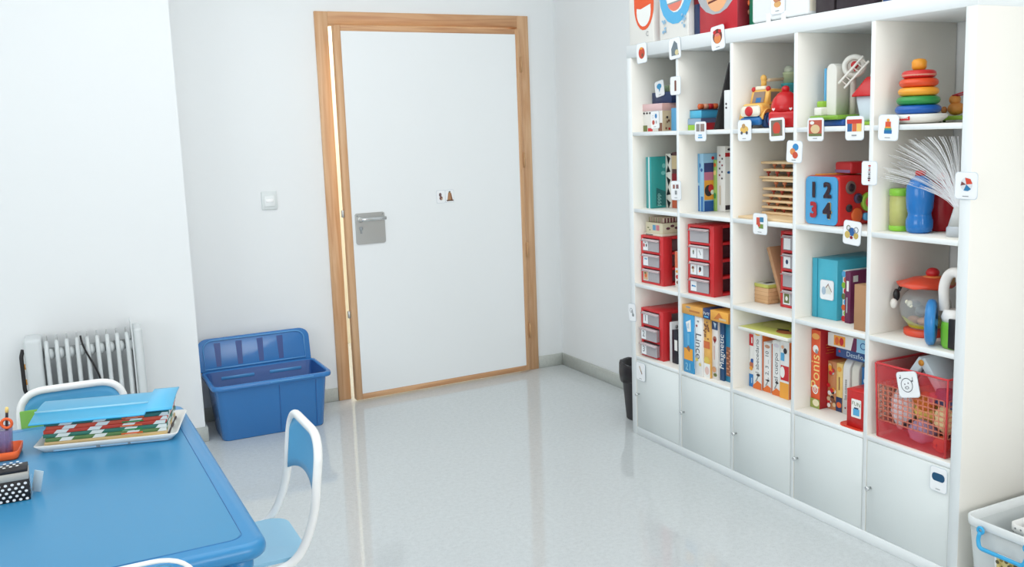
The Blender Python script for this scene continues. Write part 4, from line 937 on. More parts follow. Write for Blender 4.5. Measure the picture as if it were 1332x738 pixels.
carton('flat_box', 'orange flat box lying across the left games, fourth row', 'box', (.006, 1.425), zf, .146, .2, .04, mat((226, 166, 82), .5), None, {'front': [('r', .35, .85, .35, .55, mat((190, 120, 60), .5)), ('e', .3, .8, .12, .12, GREY)]}, group=G_BOX)
carton('flat_box', 'navy flat box in the middle on top of the games, fourth row', 'box', (.004, 1.277), zf, .048, .2, .045, mat((30, 54, 104), .4), None, {'front': [('t', 'Party', .5, .55, .02, 8, PAPER), ('r', .2, .8, .15, .3, SKY)]}, group=G_BOX)
carton('flat_box', 'amber flat box with a tan picture at the right on top of the games', 'box', (.004, 1.227), zf, .115, .2, .045, mat((236, 170, 70), .5), {'side': mat((210, 140, 60), .5)}, {'front': [('p', [(.2, .2), (.5, .9), (.75, .3)], mat((206, 120, 50), .5)), ('r', .5, .9, .2, .4, SAND)]}, group=G_BOX)
# middle cell
SP = mat((238, 238, 236), .5); BOT = mat((226, 112, 44), .5)
carton('book', 'slim book with a red, white and blue spine, left in the middle fourth-row cell', 'book', (.084, 1.0745), c3_, .032, .2, .222, SP, None, {'front': [('r', 0, 1, .78, 1, RED), ('r', .4, .6, .83, .94, PAPER), ('r', 0, 1, 0, .24, mat((30, 120, 190), .4)), ('r', .42, .58, .07, .17, PALEB), ('e', .5, .42, .4, .07, mat((190, 110, 80), .5)), ('e', .6, .5, .3, .04, ROYAL), ('e', .4, .35, .3, .04, AMBER)]}, group=G_BOX)
def learn(label, fl, w, h, title, sz, pic, extra=()):
    return carton('learning_book', label, 'book', fl, c3_, w, .2, h, SP, {'side': BOT}, {'front': [('p', [(0, 0), (1, 0), (1, .1), (.5, .14), (0, .05)], BOT), ('t', title, .48, .52, sz, 90, INK), ('e', .5, .92, .32, .035, pic), ('p', [(.25, .12), (.4, .12), (.75, .26), (.65, .27)], GREY), ('e', .6, .24, .2, .02, DARK), ('r', .965, 1, 0, 1, MID)] + list(extra)}, group=G_BOX)
learn('white book lettered el abecedario with an orange foot, fourth row', (.076, 1.0415), .053, .253, 'el abecedario', .029, mat((240, 180, 90), .5))
learn('white book lettered 1, 2, 3 ... 10 with an orange foot, fourth row', (.08, .9845), .046, .205, '1, 2, 3 ... 10', .027, mat((200, 150, 120), .5))
learn('white book lettered el cuerpo with an orange foot, fourth row', (.074, .926), .046, .223, 'el cuerpo', .031, mat((220, 214, 222), .5))
carton('book', 'white book with a red circle and amber foot at the right, middle fourth-row cell', 'book', (.07, .8785), c3_, .05, .2, .23, SP, {'side': BOT}, {'front': [('r', 0, 1, 0, .28, AMBER), ('r', .1, 1, .32, .58, RED), ('e', .3, .46, .25, .1, PAPER), ('r', .1, .5, .66, .8, SKY), ('e', .6, .84, .2, .05, DARK), ('e', .3, .9, .15, .03, SKIN)]}, group=G_BOX)
carton('box', 'dark red box standing at the back behind the white learning books', 'box', (.28, .98), c3_, .16, .09, .252, DRED)
carton('picture_book', 'lime yellow picture book lying flat on top of the white learning books', 'book', (.004, 1.05), c3_ + .2542, .285, .25, .014, mat((236, 236, 228), .5), {'top': mat((206, 206, 110), .5)},
  {'top': [('e', .6, .3, .08, .07, BROWN), ('e', .7, .25, .14, .1, mat((196, 110, 70), .5)), ('p', [(.45, .35), (.62, .42), (.7, .35), (.55, .3)], DARK), ('e', .3, .5, .2, .2, mat((222, 216, 140), .5))]}, group=G_BOX)
# fourth cell
PO = mat((232, 92, 48), .45)
pn_ = carton('game_box', 'tall orange-spined red game box lettered Ponis, fourth row', 'game box', (.082, .7235), c3_, .048, .22, .302, mat((178, 28, 36), .4), {'front': PO},
  {'front': [('t', 'Ponis', .5, .47, .062, 90, YELLOW), ('o', .5, .24, .3, .06, PAPER, .3), ('t', '8', .5, .24, .028, 0, PAPER), ('e', .5, .76, .3, .05, PAPER), ('e', .6, .73, .15, .03, GREY), ('e', .5, .92, .4, .04, mat((240, 170, 90), .5)), ('r', 0, 1, 0, .12, mat((150, 160, 80), .5)), ('e', .6, .07, .35, .045, mat((236, 226, 190), .5))],
   'side': [('t', 'f', .2, .9, .05, 0, AMBER), ('r', .12, .32, .81, .815, AMBER), ('r', .12, .3, .775, .78, AMBER), ('r', .15, .3, .74, .745, AMBER), ('r', .12, .3, .705, .71, AMBER)]}, group=G_BOX)
carton('book', 'small multicoloured picture book leaning on the red Ponis box', 'book', (.118, .6735), c3_, .042, .12, .185, mat((196, 130, 84), .5), None, {'front': [('e', random.uniform(.15, .85), random.uniform(.08, .92), .2, .045, random.choice([DARK, PAPER, AMBER, RED, BROWN, SAND])) for i in range(22)]}, group=G_BOX)
carton('book', 'book with a yellow spine and navy foot beside the multicoloured book', 'book', (.118, .6305), c3_, .03, .12, .185, mat((236, 200, 120), .5), None, {'front': [('r', 0, 1, 0, .3, NAVY), ('e', .5, .14, .4, .06, ORANGE), ('r', .42, .58, .45, .72, BROWN), ('e', .5, .88, .35, .05, AMBER)]}, group=G_BOX)
def folder(label, fl, m, txt=None):
    t = thing('rounded_folder', label, 'folder', (fl[0] + .07, fl[1] - .018, c3_), 0, 'rounded white folders')
    pr = [(-.07, 0), (.07, 0), (.07, .165)] + [(-.02 + .09 * math.cos(R(a)) if a < 90 else -.02 + .05 * math.cos(R(a)), .165 + .05 * math.sin(R(a))) for a in range(10, 181, 14)]
    mb = MB(); mb.prism(pr, -.017, .017, m, Matrix.Rotation(R(90), 4, 'X'), bev=.004)
    if txt: mb.art((-.0705, .017, 0), (0, -.034, 0), (0, 0, .17), [('t', txt, .5, .55, .017, 90, INK), ('e', .5, .14, .1, .02, DRED)], .001)
    mb.build('cover', t); return t
folder('white round-topped folder with a line of lettering, left of the pair in the fourth row', (.115, .5985), mat((232, 232, 228), .4), 'los cuentos')
folder('white round-topped folder, right of the pair in the fourth row', (.12, .5605), mat((224, 222, 210), .4))
carton('book', 'blue book with white marks against the divider, fourth row', 'book', (.13, .521), c3_, .036, .16, .19, mat((36, 110, 170), .4), None, {'front': [('e', .5, .2 + .18 * i, .25, .05, PALEB) for i in range(4)]}, group=G_BOX)
zq = c3_ + .2165
carton('flat_box', 'navy flat box lying on the round-topped folders', 'box', (.1, .617), zq, .215, .17, .034, mat((36, 74, 130), .4), None, {'front': [('r', .06, .1, .5, .75, RED), ('t', 'Desafio', .42, .5, .026, 0, PALEB), ('r', .6, .95, .2, .4, SKY)]}, group=G_BOX, rz=0)
carton('flat_box', 'white and light blue flat box lying on the navy flat box', 'box', (.095, .653), zq + .0345, .25, .17, .05, mat((238, 236, 232), .4), None, {'front': [('r', .12, .34, .15, .9, AMBER), ('e', .18, .5, .04, .3, ORANGE), ('e', .27, .5, .04, .3, RED), ('p', [(.45, 0), (.55, 0), (.6, 1), (.5, 1)], PLUM), ('r', .56, 1, 0, 1, mat((150, 204, 232), .4)), ('t', 'Chi', .72, .5, .036, 0, ROYAL)]}, group=G_BOX)
rb = carton('red_box', 'open-topped red box with a FUN label at the front of the fourth row', 'box', (.012, .476), c3_ + .0052, .084, .1, .135, mat((196, 30, 30), .35), {'top': DRED}, None, rz=2, parts='box_body')
mb = MB(); T = Matrix(((0, 0, -1, -.0503), (-1, 0, 0, 0), (0, 1, 0, 0), (0, 0, 0, 1)))
mb.prism(rrect(.042, .066, .003, 3, .0, .07), 0, .0008, PAPER, T); mb.art((-.0511, .021, .037), (0, -.042, 0), (0, 0, .066), [('t', 'FUN', .5, .74, .02, -6, OLIVE), ('r', .2, .85, .12, .48, SKY), ('r', .3, .75, .48, .56, NAVY)]); mb.build('paper_label', rb)
mb = MB(); mb.box(-.0505, .0505, -.0425, .0425, .128, .1355, mat((212, 44, 40), .35), .001, 1); mb.build('rim', rb)
tag(MB().prism(rrect(.11, .12, .03, 6), 0, .005, mat((222, 64, 40), .35)).build('flat_tray', None, (.0585, .455, c3_)), 'flat orange-red tray under the red FUN box', 'tray')

# basket
bk = thing('basket', 'red see-through perforated basket full of toys in the near bottom cell', 'basket', (.165, .2065, c3_), 0)
BR = mat((226, 52, 66), .2, alpha=.3, name='red_clear_plastic'); BRS = mat((222, 62, 68), .3, alpha=.8); BRL = mat((232, 140, 116), .3, alpha=.45)
bw, bdp, bh = .2, .31, .26
bw = .285
def wallp(mb, O, U, V, bands, mrim):
    O, U, V = Vector(O), Vector(U), Vector(V); n = U.cross(V).normalized() * .0016
    for (v0, v1, m) in bands:
        q = bmesh.new(); vs = [[q.verts.new(O + U * u + V * v + n * s) for (u, v) in ((0, v0), (1, v0), (1, v1), (0, v1))] for s in (-1, 1)]
        q.faces.new(vs[0][::-1]); q.faces.new(vs[1])
        for i in range(4): q.faces.new((vs[0][i], vs[0][(i + 1) % 4], vs[1][(i + 1) % 4], vs[1][i]))
        mb.add(q, m)
    a, b_ = bands[0][1], bands[-1][0]; nx = max(6, int(U.length / .0195)); nz = 7
    for i in range(nx + 1):
        u = .02 + .96 * i / nx; mb.tube([O + U * u + V * a, O + U * u + V * b_], .0028, BRL, 6)
    for j in range(nz + 1):
        v = a + (b_ - a) * j / nz; mb.tube([O + V * v + U * .015, O + V * v + U * .985], .0028, BRL, 6)
x0, x1, y0, y1 = -bdp / 2, bdp / 2, -bw / 2 , bw / 2
tp = .007
for O, U, V in (((x0 + tp, y1 - tp, .002), (0, -bw + 2 * tp, 0), (-tp, 0, bh)), ((x0 + tp, y0 + tp, .002), (bdp - 2 * tp, 0, 0), (0, -tp, bh)),
                ((x1 - tp, y0 + tp, .002), (0, bw - 2 * tp, 0), (tp, 0, bh)), ((x1 - tp, y1 - tp, .002), (-bdp + 2 * tp, 0, 0), (0, tp, bh))):
    mb = MB(); wallp(mb, O, U, V, [(0, .24, BR), (.72, .97, BR)], BRS); mb.build('basket_wall', bk)
mb = MB(); mb.tube(fillet([(x0, y0, bh), (x1, y0, bh), (x1, y1, bh), (x0, y1, bh)], .01, 4, True), .0042, BRS, 8, closed=True); mb.build('rim', bk)
mb = MB(); mb.box(x0 + tp, x1 - tp, y0 + tp, y1 - tp, 0, .003, BR); mb.build('floor_panel', bk)
for (x, y) in ((x0, y0), (x0, y1)):
    mb = MB(); mb.tube([(x + tp * (1 if x < 0 else -1), y + tp * (1 if y < 0 else -1), .003), (x, y, bh)], .0035, BRS, 8); mb.build('corner_post', bk)
BX, BY = .165, .2065; zb3 = c3_ + .0036
def lump(mb, c, r, m, seed, amp=.12):
    b = bmesh.new(); bmesh.ops.create_icosphere(b, subdivisions=3, radius=1); rn = random.Random(seed); ph = [rn.uniform(0, 6) for _ in range(6)]
    for v in b.verts:
        k = 1 + amp * (math.sin(4 * v.co.x + ph[0]) * math.sin(5 * v.co.y + ph[1]) + .6 * math.sin(9 * v.co.z + ph[2]))
        v.co = Vector((v.co.x * r[0] * k, v.co.y * r[1] * k, v.co.z * r[2] * k + 0)) + Vector(c)
    mb.add(b, m, True)
def soft(name, label, cat, loc, r, m, seed, amp=.1, extra=None):
    mb = MB(); lump(mb, (0, 0, r[2]), r, m, seed, amp)
    if extra: extra(mb)
    return tag(mb.build(name, None, loc), label, cat, 'toys in the red basket')
soft('plastic_bag', 'white plastic bag at the left inside the red basket', 'bag', (.072, .285, zb3 + .03), (.042, .04, .075), mat((240, 236, 242), .3), 1)
soft('plastic_bag', 'lilac plastic bag low in the middle of the red basket', 'bag', (.065, .2, zb3 + .004), (.04, .045, .04), mat((186, 166, 206), .25), 2)
soft('soft_toy', 'yellow soft toy in the middle of the red basket', 'soft toy', (.115, .215, zb3 + .06), (.045, .05, .045), mat((250, 220, 120), .7), 3)
soft('soft_toy', 'orange soft toy above the yellow one in the red basket', 'soft toy', (.075, .196, zb3 + .115), (.035, .035, .032), mat((226, 130, 50), .7), 4)
soft('soft_toy', 'pale yellow soft toy at the right inside the red basket', 'soft toy', (.072, .108, zb3 + .06), (.042, .035, .05), mat((250, 236, 180), .7), 5)
soft('soft_toy', 'cream soft toy at the back left of the red basket', 'soft toy', (.21, .29, zb3 + .0), (.05, .04, .09), mat((240, 226, 190), .7), 6)
soft('toy_net', 'black net bundle in the red basket', 'net', (.075, .25, zb3 + .015), (.032, .02, .03), DARK, 7, .2)
def face(mb):
    mb.art((-.029, .024, .004), (0, -.048, 0), (0, 0, .048), [('e', .33, .6, .07, .09, DRED), ('e', .67, .6, .07, .09, DRED), ('o', .5, .42, .2, .14, DRED, .25)], .004)
soft('toy_ball', 'orange smiling ball at the bottom right of the red basket', 'ball', (.052, .113, zb3), (.027, .027, .027), mat((236, 96, 64), .4), 8, .0, face)
tag(MB().box(-.02, .02, -.012, .012, 0, .035, mat((226, 110, 120), .5), .002, 1).build('toy_block', None, (.06, .155, zb3 + .155), (R(20), 0, 0)), 'pink block near the card in the red basket', 'block', 'toys in the red basket')
tag(MB().box(-.03, .03, -.04, .04, 0, .05, mat((70, 74, 120), .5), .004, 1).build('toy_block', None, (.08, .115, zb3 + .15), (R(12), R(4), R(10))), 'dark blue block at the top right inside the red basket', 'block', 'toys in the red basket')
tn = thing('card_tent', 'light blue folded board book standing like a tent in the red basket', 'book', (.14, .215, zb3 + .18))
TB_ = mat((222, 241, 250), .45)
for s, a, L in ((1, 38, .13), (-1, -34, .135)):
    mb = MB(); mb.T = Matrix.Translation((0, 0, .105)) @ Matrix.Rotation(R(180 - a), 4, 'X')
    mb.box(-.07, .07, -.014, .014, .0, L, TB_, .002, 1)
    if s < 0: mb.art((-.07, .014, L), (.14, 0, 0), (0, 0, -L), [('r', .12, .2, .1, .85, mat((130, 150, 170), .5)), ('r', .3, .95, .1, .9, mat((206, 230, 246), .5))], .0006)
    mb.build('board_page', tn)
mb = MB(); mb.lathe([(.011, 0), (.011, .001)], AMBER, 12, Matrix.Translation((-.071, 0, .094)) @ Matrix.Rotation(R(-90), 4, 'Y')); mb.build('flower_sticker', tn)

# ------------------------------------------------------------------ on top of the shelf
tz = TOPZ + e
FW = mat((232, 230, 224), .5)
def curvedfile(label, x, y1, w, d, h, art):
    t = thing('magazine_file', label, 'magazine file', (x + d / 2, y1 - w / 2, tz), 0, 'files decorated with paper faces')
    mb = MB(); mb.box(-d / 2, d / 2, -w / 2, w / 2, 0, h, FW, .006, 3, {'side': mat((242, 242, 238), .4)}); mb.build('file_body', t)
    mb = MB(); mb.art((-d / 2 - .0004, w / 2, 0), (0, -w, 0), (0, 0, h), art, .0006); mb.build('paper_face', t)
    return t
OF = mat((232, 92, 48), .6)
curvedfile('white file with an orange paper beard, leftmost on top of the shelf', .008, 1.806, .19, .075, .32,
  [('o', .63, .52, .40, .34, OF, .3), ('e', .62, .44, .29, .21, PAPER), ('p', [(.24, .5), (.5, .47), (.75, .5), (1., .53), (1., .95), (.22, .95)], OF), ('t', 'C', .76, .12, .03, 0, GREY)])
curvedfile('white file with a blue paper beard and open pink mouth, on top of the shelf', .008, 1.572, .205, .08, .32,
  [('e', .58, .58, .56, .40, mat((90, 178, 224), .6)), ('e', .58, .66, .36, .33, PAPER), ('e', .55, .5, .26, .15, mat((232, 130, 110), .6)), ('p', [(.3, .44), (.84, .47), (.84, .51), (.3, .48)], GREY), ('p', [(.3, .46), (.84, .49), (.84, .56), (.3, .54)], PAPER)]
  + [('e', u + random.uniform(-.06, .06), v + random.uniform(-.09, .09), .028, .014, mat((150, 190, 216), .6)) for u, v in ((.2, .17), (.88, .2)) for k in range(12)])
carton('book', 'dark red book standing between the two bearded files', 'book', (.05, 1.612), tz, .037, .16, .155, DRED)
carton('book', 'navy book with a red upper half left of the red box', 'book', (.035, 1.3625), tz, .056, .16, .25, NAVY, None, {'front': [('r', 0, 1, .5, 1, DRED)], 'side': [('r', 0, 1, .5, 1, DRED)]})
rf = carton('face_box', 'red box with a grey-haired paper face, on top of the shelf', 'box', (.018, 1.303), tz, .232, .065, .3, mat((198, 40, 52), .4), {'side': mat((140, 22, 40), .4)}, None, parts='box_body')
mb = MB(); mb.art((-.0329, .116, 0), (0, -.232, 0), (0, 0, .3), [('e', .46, .62, .56, .40, mat((176, 178, 182), .6)), ('e', .48, .58, .33, .33, mat((240, 178, 130), .6)), ('p', [(.24, .37), (.68, .425), (.68, .44), (.24, .4)], mat((110, 50, 40), .6)), ('e', .36, .72, .05, .04, DARK), ('e', .6, .73, .05, .04, DARK)], .0006); mb.build('paper_face', rf)
gb = carton('box', 'green box between the red face box and the white drawer box', 'box', (.075, 1.068), tz, .07, .2, .2, mat((50, 150, 116), .4), None, None, parts='box_body')
mb = MB()
for i in range(4): mb.ball((-.1, .042, .06 + .035 * i), (.006, .01, .012), ORANGE if i % 2 else BROWN, 10)
mb.build('flower_trim', gb)
dw = thing('drawer_box', 'white drawer box with a biscuit picture card on top of the shelf', 'drawer box', (.135, .843, tz), 0)
mb = MB(); mb.box(-.118, .11, -.15, .144, .006, .2, mat((238, 240, 240), .35), .01, 3, {'side': mat((240, 232, 212), .4)}); mb.build('drawer_front', dw)
for y in (-.03, .05):
    mb = MB(); mb.box(-.121, -.117, y - .012, y + .012, .0, .03, mat((246, 246, 246), .35), .001, 1); mb.build('clip', dw)
mb = MB(); mb.box(-.11, .1, -.14, .14, 0, .0058, GREY); mb.build('base', dw)
DKB = mat((56, 46, 50), .5)
carton('storage_case', 'dark brown case right of the white drawer box, on top of the shelf', 'box', (.03, .668), tz, .084, .2, .2, DKB)
carton('storage_case', 'wide dark brown case with an orange top line, on top of the shelf', 'box', (.03, .572), tz, .165, .2, .2, mat((44, 30, 40), .5), None, {'front': [('r', 0, 1, .22, .34, OF), ('r', 0, 1, .4, .6, OF)]})
carton('box', 'beige box beside the wide dark case on top of the shelf', 'box', (.06, .4035), tz, .028, .18, .19, mat((222, 208, 194), .5))
carton('box', 'navy box at the near end of the shelf top', 'box', (.03, .372), tz, .19, .2, .19, mat((30, 70, 130), .4), None, {'front': [('r', .45, .75, .12, .2, mat((140, 170, 206), .5))]})

# ------------------------------------------------------------------ picture cards
card('picture card of a red strawberry at the far top corner of the shelf', 1.694, 1.797, .075, .085, [('e', .52, .5, .32, .3, mat((206, 74, 52), .5)), ('e', .5, .74, .16, .06, AMBER), ('e', .6, .38, .1, .1, BROWN)], -3, caption=False)
card('picture card of a grey elephant shape on the top edge', 1.448, 1.795, .078, .085, [('p', [(.2, .15), (.2, .5), (.5, .88), (.75, .7), (.8, .35), (.85, .15)], mat((112, 126, 134), .5)), ('e', .68, .28, .16, .14, mat((222, 208, 160), .5))], -4, caption=False)
card('picture card of a brown-haired face on the top edge', 1.164, 1.81, .08, .09, [('e', .5, .56, .36, .32, mat((110, 50, 40), .5)), ('e', .5, .46, .26, .22, mat((232, 140, 80), .5)), ('e', .3, .76, .12, .08, RED), ('e', .7, .76, .12, .08, RED), ('e', .5, .62, .2, .07, mat((226, 120, 110), .5))], -5)
card('picture card of a blue bird on the navy box', 1.701, 1.6395, .066, .068, [('e', .5, .66, .28, .18, mat((60, 150, 200), .5)), ('p', [(.4, .6), (.7, .6), (.48, .25)], mat((60, 150, 200), .5))], -9, x=.0975)
card('picture card of a tall brown figure on the first divider, top row', 1.446, 1.639, .07, .074, [('r', .42, .62, .2, .78, mat((170, 130, 106), .5)), ('r', .46, .58, .2, .8, mat((110, 60, 52), .5))], 0, caption=False)
card('picture card of small blue and red figures on the pink-lidded game box', 1.683, 1.4995, .062, .076, [('e', .66, .72, .14, .14, mat((50, 130, 190), .5)), ('e', .32, .36, .16, .14, mat((190, 80, 70), .5)), ('o', .3, .7, .12, .1, MID, .2), ('e', .7, .36, .08, .1, MID)], -3, x=.0575)
card('picture card with two grey photos under the small stack', 1.277, 1.443, .071, .077, [('r', .12, .44, .5, .9, mat((140, 136, 130), .5)), ('r', .52, .88, .5, .9, mat((150, 130, 120), .5)), ('r', .3, .7, .14, .22, SKY), ('r', .34, .66, .27, .33, SKY)], 0, caption=False)
card('picture card of a yellow truck below the toy truck', 1.004, 1.442, .074, .077, [('e', .5, .55, .32, .18, mat((232, 190, 100), .5)), ('e', .45, .72, .14, .12, mat((190, 150, 96), .5)), ('e', .3, .38, .09, .08, INK), ('e', .7, .38, .09, .08, INK)], -1)
card('picture card of a red toy below the red domed toy', .824, 1.443, .078, .081, [('r', .12, .88, .2, .92, mat((120, 110, 96), .5)), ('e', .5, .55, .26, .28, mat((206, 70, 50), .5)), ('r', .3, .7, .2, .32, OLIVE)], -2, caption=False)
card('picture card of a toy garage photo left of the house card', .629, 1.439, .074, .078, [('r', .08, .92, .2, .92, mat((190, 90, 70), .5)), ('e', .5, .52, .3, .2, mat((222, 196, 150), .5)), ('r', .08, .92, .2, .32, OLIVE), ('e', .3, .8, .14, .08, PAPER)], 0)
card('picture card of a red-roofed play house below the toy house', .45, 1.44, .077, .077, [('r', .1, .36, .36, .72, mat((50, 100, 150), .5)), ('r', .38, .62, .36, .72, mat((222, 110, 60), .5)), ('r', .64, .9, .36, .72, mat((240, 200, 110), .5)), ('r', .08, .92, .7, .88, mat((206, 64, 50), .5)), ('r', .36, .64, .16, .22, GREY)], 0, caption=False)
card('picture card of a ring stack below the ring stacker', .309, 1.439, .078, .08, [('r', .3, .7, .26, .4, mat((24, 110, 170), .5)), ('r', .32, .68, .4, .48, mat((60, 150, 130), .5)), ('r', .34, .66, .48, .54, AMBER), ('r', .36, .64, .54, .74, mat((222, 86, 50), .5)), ('e', .5, .8, .08, .06, AMBER)], 2)
card('picture card of blue, orange and red counters beside the wooden puzzles', .732, 1.361, .076, .076, [('e', .58, .72, .2, .17, mat((50, 140, 200), .5)), ('e', .4, .5, .18, .16, mat((226, 140, 80), .5)), ('e', .58, .34, .18, .16, mat((206, 80, 54), .5))], 3)
card('picture card with small brown drawings on the first divider, second row', 1.449, 1.192, .069, .08, [('r', .2, .42, .6, .82, mat((150, 96, 84), .5)), ('r', .54, .8, .6, .82, mat((136, 100, 104), .5)), ('r', .4, .62, .28, .5, GREY)], -2)
card('picture card of a bead string on the divider right of the activity cube', .383, 1.291, .062, .076, [('e', .52, .82 - .09 * i, .1 if i % 3 == 0 else .07, .035, (RED, GREY, DRED, MID, DARK, GREY, DARK, DRED)[i]) for i in range(8)], 0, caption=False)
card('picture card of a beach ball on the near side panel', .015, 1.262, .074, .078, [('e', .52, .55, .28, .26, mat((222, 226, 230), .5)), ('p', [(.52, .55), (.45, .81), (.7, .76), (.8, .58)], mat((214, 70, 46), .5)), ('p', [(.52, .55), (.4, .32), (.6, .3), (.74, .38)], mat((36, 120, 170), .5)), ('p', [(.52, .55), (.26, .5), (.3, .66)], mat((120, 70, 70), .5))], 0)
card('picture card of red and blue puzzle pieces under the wooden puzzles', .914, 1.084, .076, .078, [('r', .25, .52, .45, .82, mat((206, 80, 60), .5)), ('r', .5, .78, .6, .84, mat((60, 130, 170), .5)), ('r', .42, .76, .28, .5, mat((120, 150, 70), .5)), ('e', .45, .45, .1, .1, mat((206, 80, 60), .5))], 0)
card('picture card of a blue and yellow machine under the activity cube', .453, 1.086, .075, .079, [('e', .5, .55, .22, .18, mat((40, 96, 160), .5)), ('e', .25, .4, .16, .16, mat((206, 180, 100), .5)), ('e', .76, .4, .14, .14, mat((196, 170, 90), .5)), ('o', .75, .65, .14, .14, GREY, .3), ('e', .5, .3, .09, .07, DRED), ('o', .3, .7, .12, .12, OLIVE, .3)], 4, caption=False)
a8 = R(1.2)
card('picture card of a sketched house on the turquoise file box', 0, 0, .062, .07, [('p', [(.45, .3), (.45, .62), (.62, .8), (.84, .58), (.84, .3)], mat((226, 228, 220), .5)), ('p', [(.4, .62), (.62, .86), (.66, .84), (.46, .6)], mat((150, 110, 100), .5)), ('p', [(.62, .84), (.92, .44), (.88, .42), (.6, .8)], mat((150, 110, 100), .5)), ('e', .28, .45, .16, .22, mat((176, 196, 214), .5))], 0, loc=(.082 + .073 * math.sin(a8) - .0035, .719 - .073 * math.cos(a8) , .853), rz=1.2, caption=False)
card('line-drawing card of a bottle on the far side panel', 1.806, .597, .056, .082, [('p', [(.4, .6), (.6, .7), (.75, .4), (.6, .3)], MID), ('e', .66, .36, .16, .1, GREY), ('o', .42, .62, .2, .14, GREY, .2)], -4, caption=False)
card('picture card of a brown brush on the far cupboard door', 1.742, .32, .07, .085, [('p', [(.32, .78), (.42, .82), (.7, .42), (.62, .38)], mat((196, 176, 150), .5)), ('p', [(.5, .56), (.58, .6), (.72, .4), (.64, .36)], mat((140, 110, 90), .5))], 0)
card('card with a round singing face drawn on it, hung on the red basket', .21, .606, .08, .082, [('o', .45, .48, .3, .29, INK, .1), ('e', .36, .52, .03, .03, INK), ('e', .54, .56, .03, .03, INK), ('o', .45, .38, .1, .06, INK, .3), ('r', .78, .8, .64, .8, INK), ('e', .76, .64, .04, .03, INK), ('r', .2, .22, .78, .9, INK), ('e', .18, .78, .04, .03, INK)], -14, x=.0045, caption=False)
card('picture card of a dark blue oval on the near cupboard door', .077, .325, .06, .078, [('r', .28, .72, .43, .77, mat((20, 78, 116), .5)), ('e', .28, .6, .18, .17, mat((20, 78, 116), .5)), ('e', .72, .6, .18, .17, mat((20, 78, 116), .5))], 0)
card('picture card of biscuits on the white drawer box', .842, 1.913, .072, .1, [('e', .5, .34, .26, .12, mat((222, 172, 110), .5)), ('e', .42, .56, .24, .16, mat((196, 130, 90), .5)), ('e', .68, .56, .16, .12, mat((180, 70, 60), .5)), ('e', .5, .74, .2, .12, mat((232, 190, 130), .5))], 0, x=.0145)
# two cards on the door leaf
def doorcard(label, lx, cmds, w=.052, h=.07):
    c = Matrix.Rotation(R(ang), 4, 'Z') @ Vector((lx, -.0415, 0)); 
    return card(label, 0, 0, w, h, cmds, 0, loc=(door.location.x + c.x, door.location.y + c.y, 1.117), rz=90 + ang, caption=False)
doorcard('small card of a brown ribbon shape on the white door, left of the bell', -.555, [('e', .42, .66, .16, .16, mat((110, 86, 88), .5)), ('e', .5, .38, .2, .16, mat((120, 82, 74), .5)), ('e', .62, .3, .08, .08, mat((214, 190, 160), .5))])
doorcard('small card of a brown bell on the white door', -.5, [('p', [(.2, .14), (.32, .72), (.42, .86), (.58, .86), (.7, .72), (.84, .14)], mat((176, 130, 92), .5)), ('p', [(.66, .14), (.6, .7), (.7, .72), (.86, .14)], mat((130, 82, 52), .5)), ('r', .1, .95, .1, .2, mat((90, 64, 50), .5)), ('e', .5, .86, .12, .06, mat((100, 108, 90), .5))])

# ------------------------------------------------------------------ clear tub beside the shelf
TUBM = mat((226, 232, 232), .2, alpha=.62, name='frosted_plastic'); TUBR = mat((236, 240, 240), .25, alpha=.85)
tbx = thing('clear_tub', 'frosted clear storage tub with a blue carrying handle beside the shelf', 'storage tub', (.165, -.19, 0))
tw, tdd, thh = .385, .315, .258   # x, y, z
mb = MB(); ring_loft(mb, [(tw * .86, tdd * .84, .03, .002, 0), (tw * .88, tdd * .86, .034, .01, 0), (tw * .97, tdd * .96, .035, thh - .03, 0), (tw * .97 - .006, tdd * .96 - .006, .033, thh - .03, 0), (tw * .87, tdd * .85, .03, .012, 0)], TUBM, cap1=False); mb.build('tub_body', tbx)
mb = MB(); ring_loft(mb, [(tw * .975, tdd * .965, .036, thh - .03, 0), (tw, tdd, .04, thh - .026, 0), (tw, tdd, .04, thh - .002, 0), (tw * .985, tdd * .98, .038, thh, 0), (tw * .96, tdd * .95, .036, thh - .003, 0), (tw * .955, tdd * .945, .036, thh - .03, 0)], TUBR, cap0=False); mb.build('rim', tbx)
HB = mat((56, 168, 220), .3); hxp = -tw / 2
mb = MB(); ya, yb2 = .085, -.065
mb.tube(fillet([(hxp - .012, ya, thh - .03), (hxp - .016, ya + .004, thh - .052), (hxp - .02, ya - .004, thh - .078), (hxp - .02, yb2 + .004, thh - .078), (hxp - .016, yb2 - .004, thh - .052), (hxp - .012, yb2, thh - .03)], .012), .0062, HB, 12)
for y in (ya, yb2): mb.torus((0, 0, 0), .009, .0045, HB, 18, 8, Matrix.Translation((hxp - .011, y, thh - .026)) @ Matrix.Rotation(R(90), 4, 'Y'))
hn = mb.build('handle', tbx); hn['label'] = 'bright blue carrying handle'
for y in (ya, yb2): pass
pts_ = [('e', random.Random(i).uniform(.08, .92), random.Random(i + 50).uniform(.1, .92), .07, .06, random.choice([mat((150, 130, 60), .6), mat((92, 84, 50), .6), mat((206, 186, 110), .6)])) for i in range(34)]
mb = MB(); T = Matrix(((0, 0, -1, 0), (-1, 0, 0, 0), (0, 1, 0, 0), (0, 0, 0, 1)))
mb.prism(rrect(.085, .1, .012), 0, .0014, CARDW, T); mb.art((-.0014, .0425, -.05), (0, -.085, 0), (0, 0, .1), [('r', .08, .92, .08, .9, mat((224, 206, 140), .5))] + pts_)
o = mb.build('picture_card', None, (-.0195, -.186, .125)); o.rotation_euler = (0, R(-4), 0); tag(o, 'picture card with an olive speckled pattern on the clear tub', 'card', CARDG)
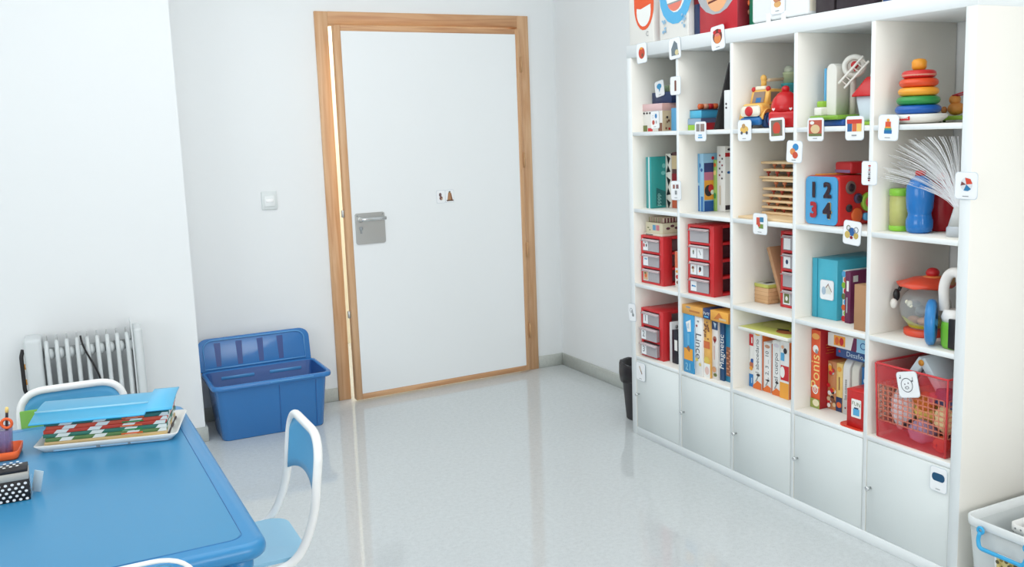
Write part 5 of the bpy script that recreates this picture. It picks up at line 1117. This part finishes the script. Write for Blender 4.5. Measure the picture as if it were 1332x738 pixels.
wbk = thing('white_basket', 'white perforated plastic basket inside the clear tub', 'basket', (.2, -.2, .0135), 0)
mb = MB(); ring_loft(mb, [(.2, .17, .02, 0, 0), (.21, .18, .02, .19, 0), (.222, .19, .022, .194, 0), (.222, .19, .022, .216, 0), (.214, .182, .02, .216, 0), (.2, .17, .02, .19, 0), (.19, .16, .02, .004, 0)], mat((240, 240, 238), .35), cap1=True); mb.build('basket_body', wbk)
mb = MB()
for i in range(9): mb.lathe([(.003, 0), (.003, .0008)], GREY, 10, Matrix.Translation((-.1112, -.072 + .018 * i, .205)) @ Matrix.Rotation(R(-90), 4, 'Y'))
for i in range(10): mb.lathe([(.003, 0), (.003, .0008)], GREY, 10, Matrix.Translation((-.085 + .019 * i, .0952, .205)) @ Matrix.Rotation(R(-90), 4, 'X'))
mb.build('hole_row', wbk)['kind'] = 'stuff'
carton('flat_box', 'dark and pink striped box lying in the white basket', 'box', (.13, -.15), .215, .1, .14, .02, mat((110, 100, 104), .5), None, {'front': [('r', 0, 1, .5, .8, mat((206, 130, 140), .5))], 'top': [('r', .2, .4, 0, 1, PINK), ('r', .6, .8, 0, 1, PINK)]})



# ------------------------------------------------------------------ light
def area(name, loc, rot, sx, sy, power, col=(1, 1, 1)):
    l = bpy.data.lights.new(name, 'AREA'); l.shape = 'RECTANGLE'; l.size = sx; l.size_y = sy; l.energy = power; l.color = col
    o = bpy.data.objects.new(name, l); COL.objects.link(o); o.location = loc; o.rotation_euler = rot
    return o
for (a, b), pw in zip(WX, (14, 60)):
    area('window_light', ((a + b) / 2, YF - .2, sum(WZ) / 2), (R(90), 0, 0), b - a, WZ[1] - WZ[0], pw, (1, .965, .935))
area('side_fill_light', (XL + .02, -.6, 1.65), (R(90), 0, R(-90)), 2.6, 1.5, 39, (.95, .975, 1))  # added fill for the shelf front; the left wall has no window
area('ceiling_fill_light', (-1.5, .9, ZC - .03), (0, 0, 0), 2.6, 2.6, 36, (.96, .985, 1))  # added overhead fill to brighten the far end; no lamp hangs there
area('corridor_light', (-.4, 3.9, 2.6), (0, 0, 0), 1.6, .8, 40, (1, .95, .85))
w = bpy.data.worlds.new('daylight'); SC.world = w; w.use_nodes = True
bg = w.node_tree.nodes['Background']; bg.inputs['Color'].default_value = (.9, .96, 1, 1); bg.inputs['Strength'].default_value = .3
SC.view_settings.view_transform = 'Standard'; SC.view_settings.look = 'None'
SC.view_settings.exposure = 0.; SC.view_settings.gamma = 1.
SC.cycles.use_denoising = True
SC.cycles.max_bounces = 10; SC.cycles.diffuse_bounces = 6; SC.cycles.transparent_max_bounces = 16
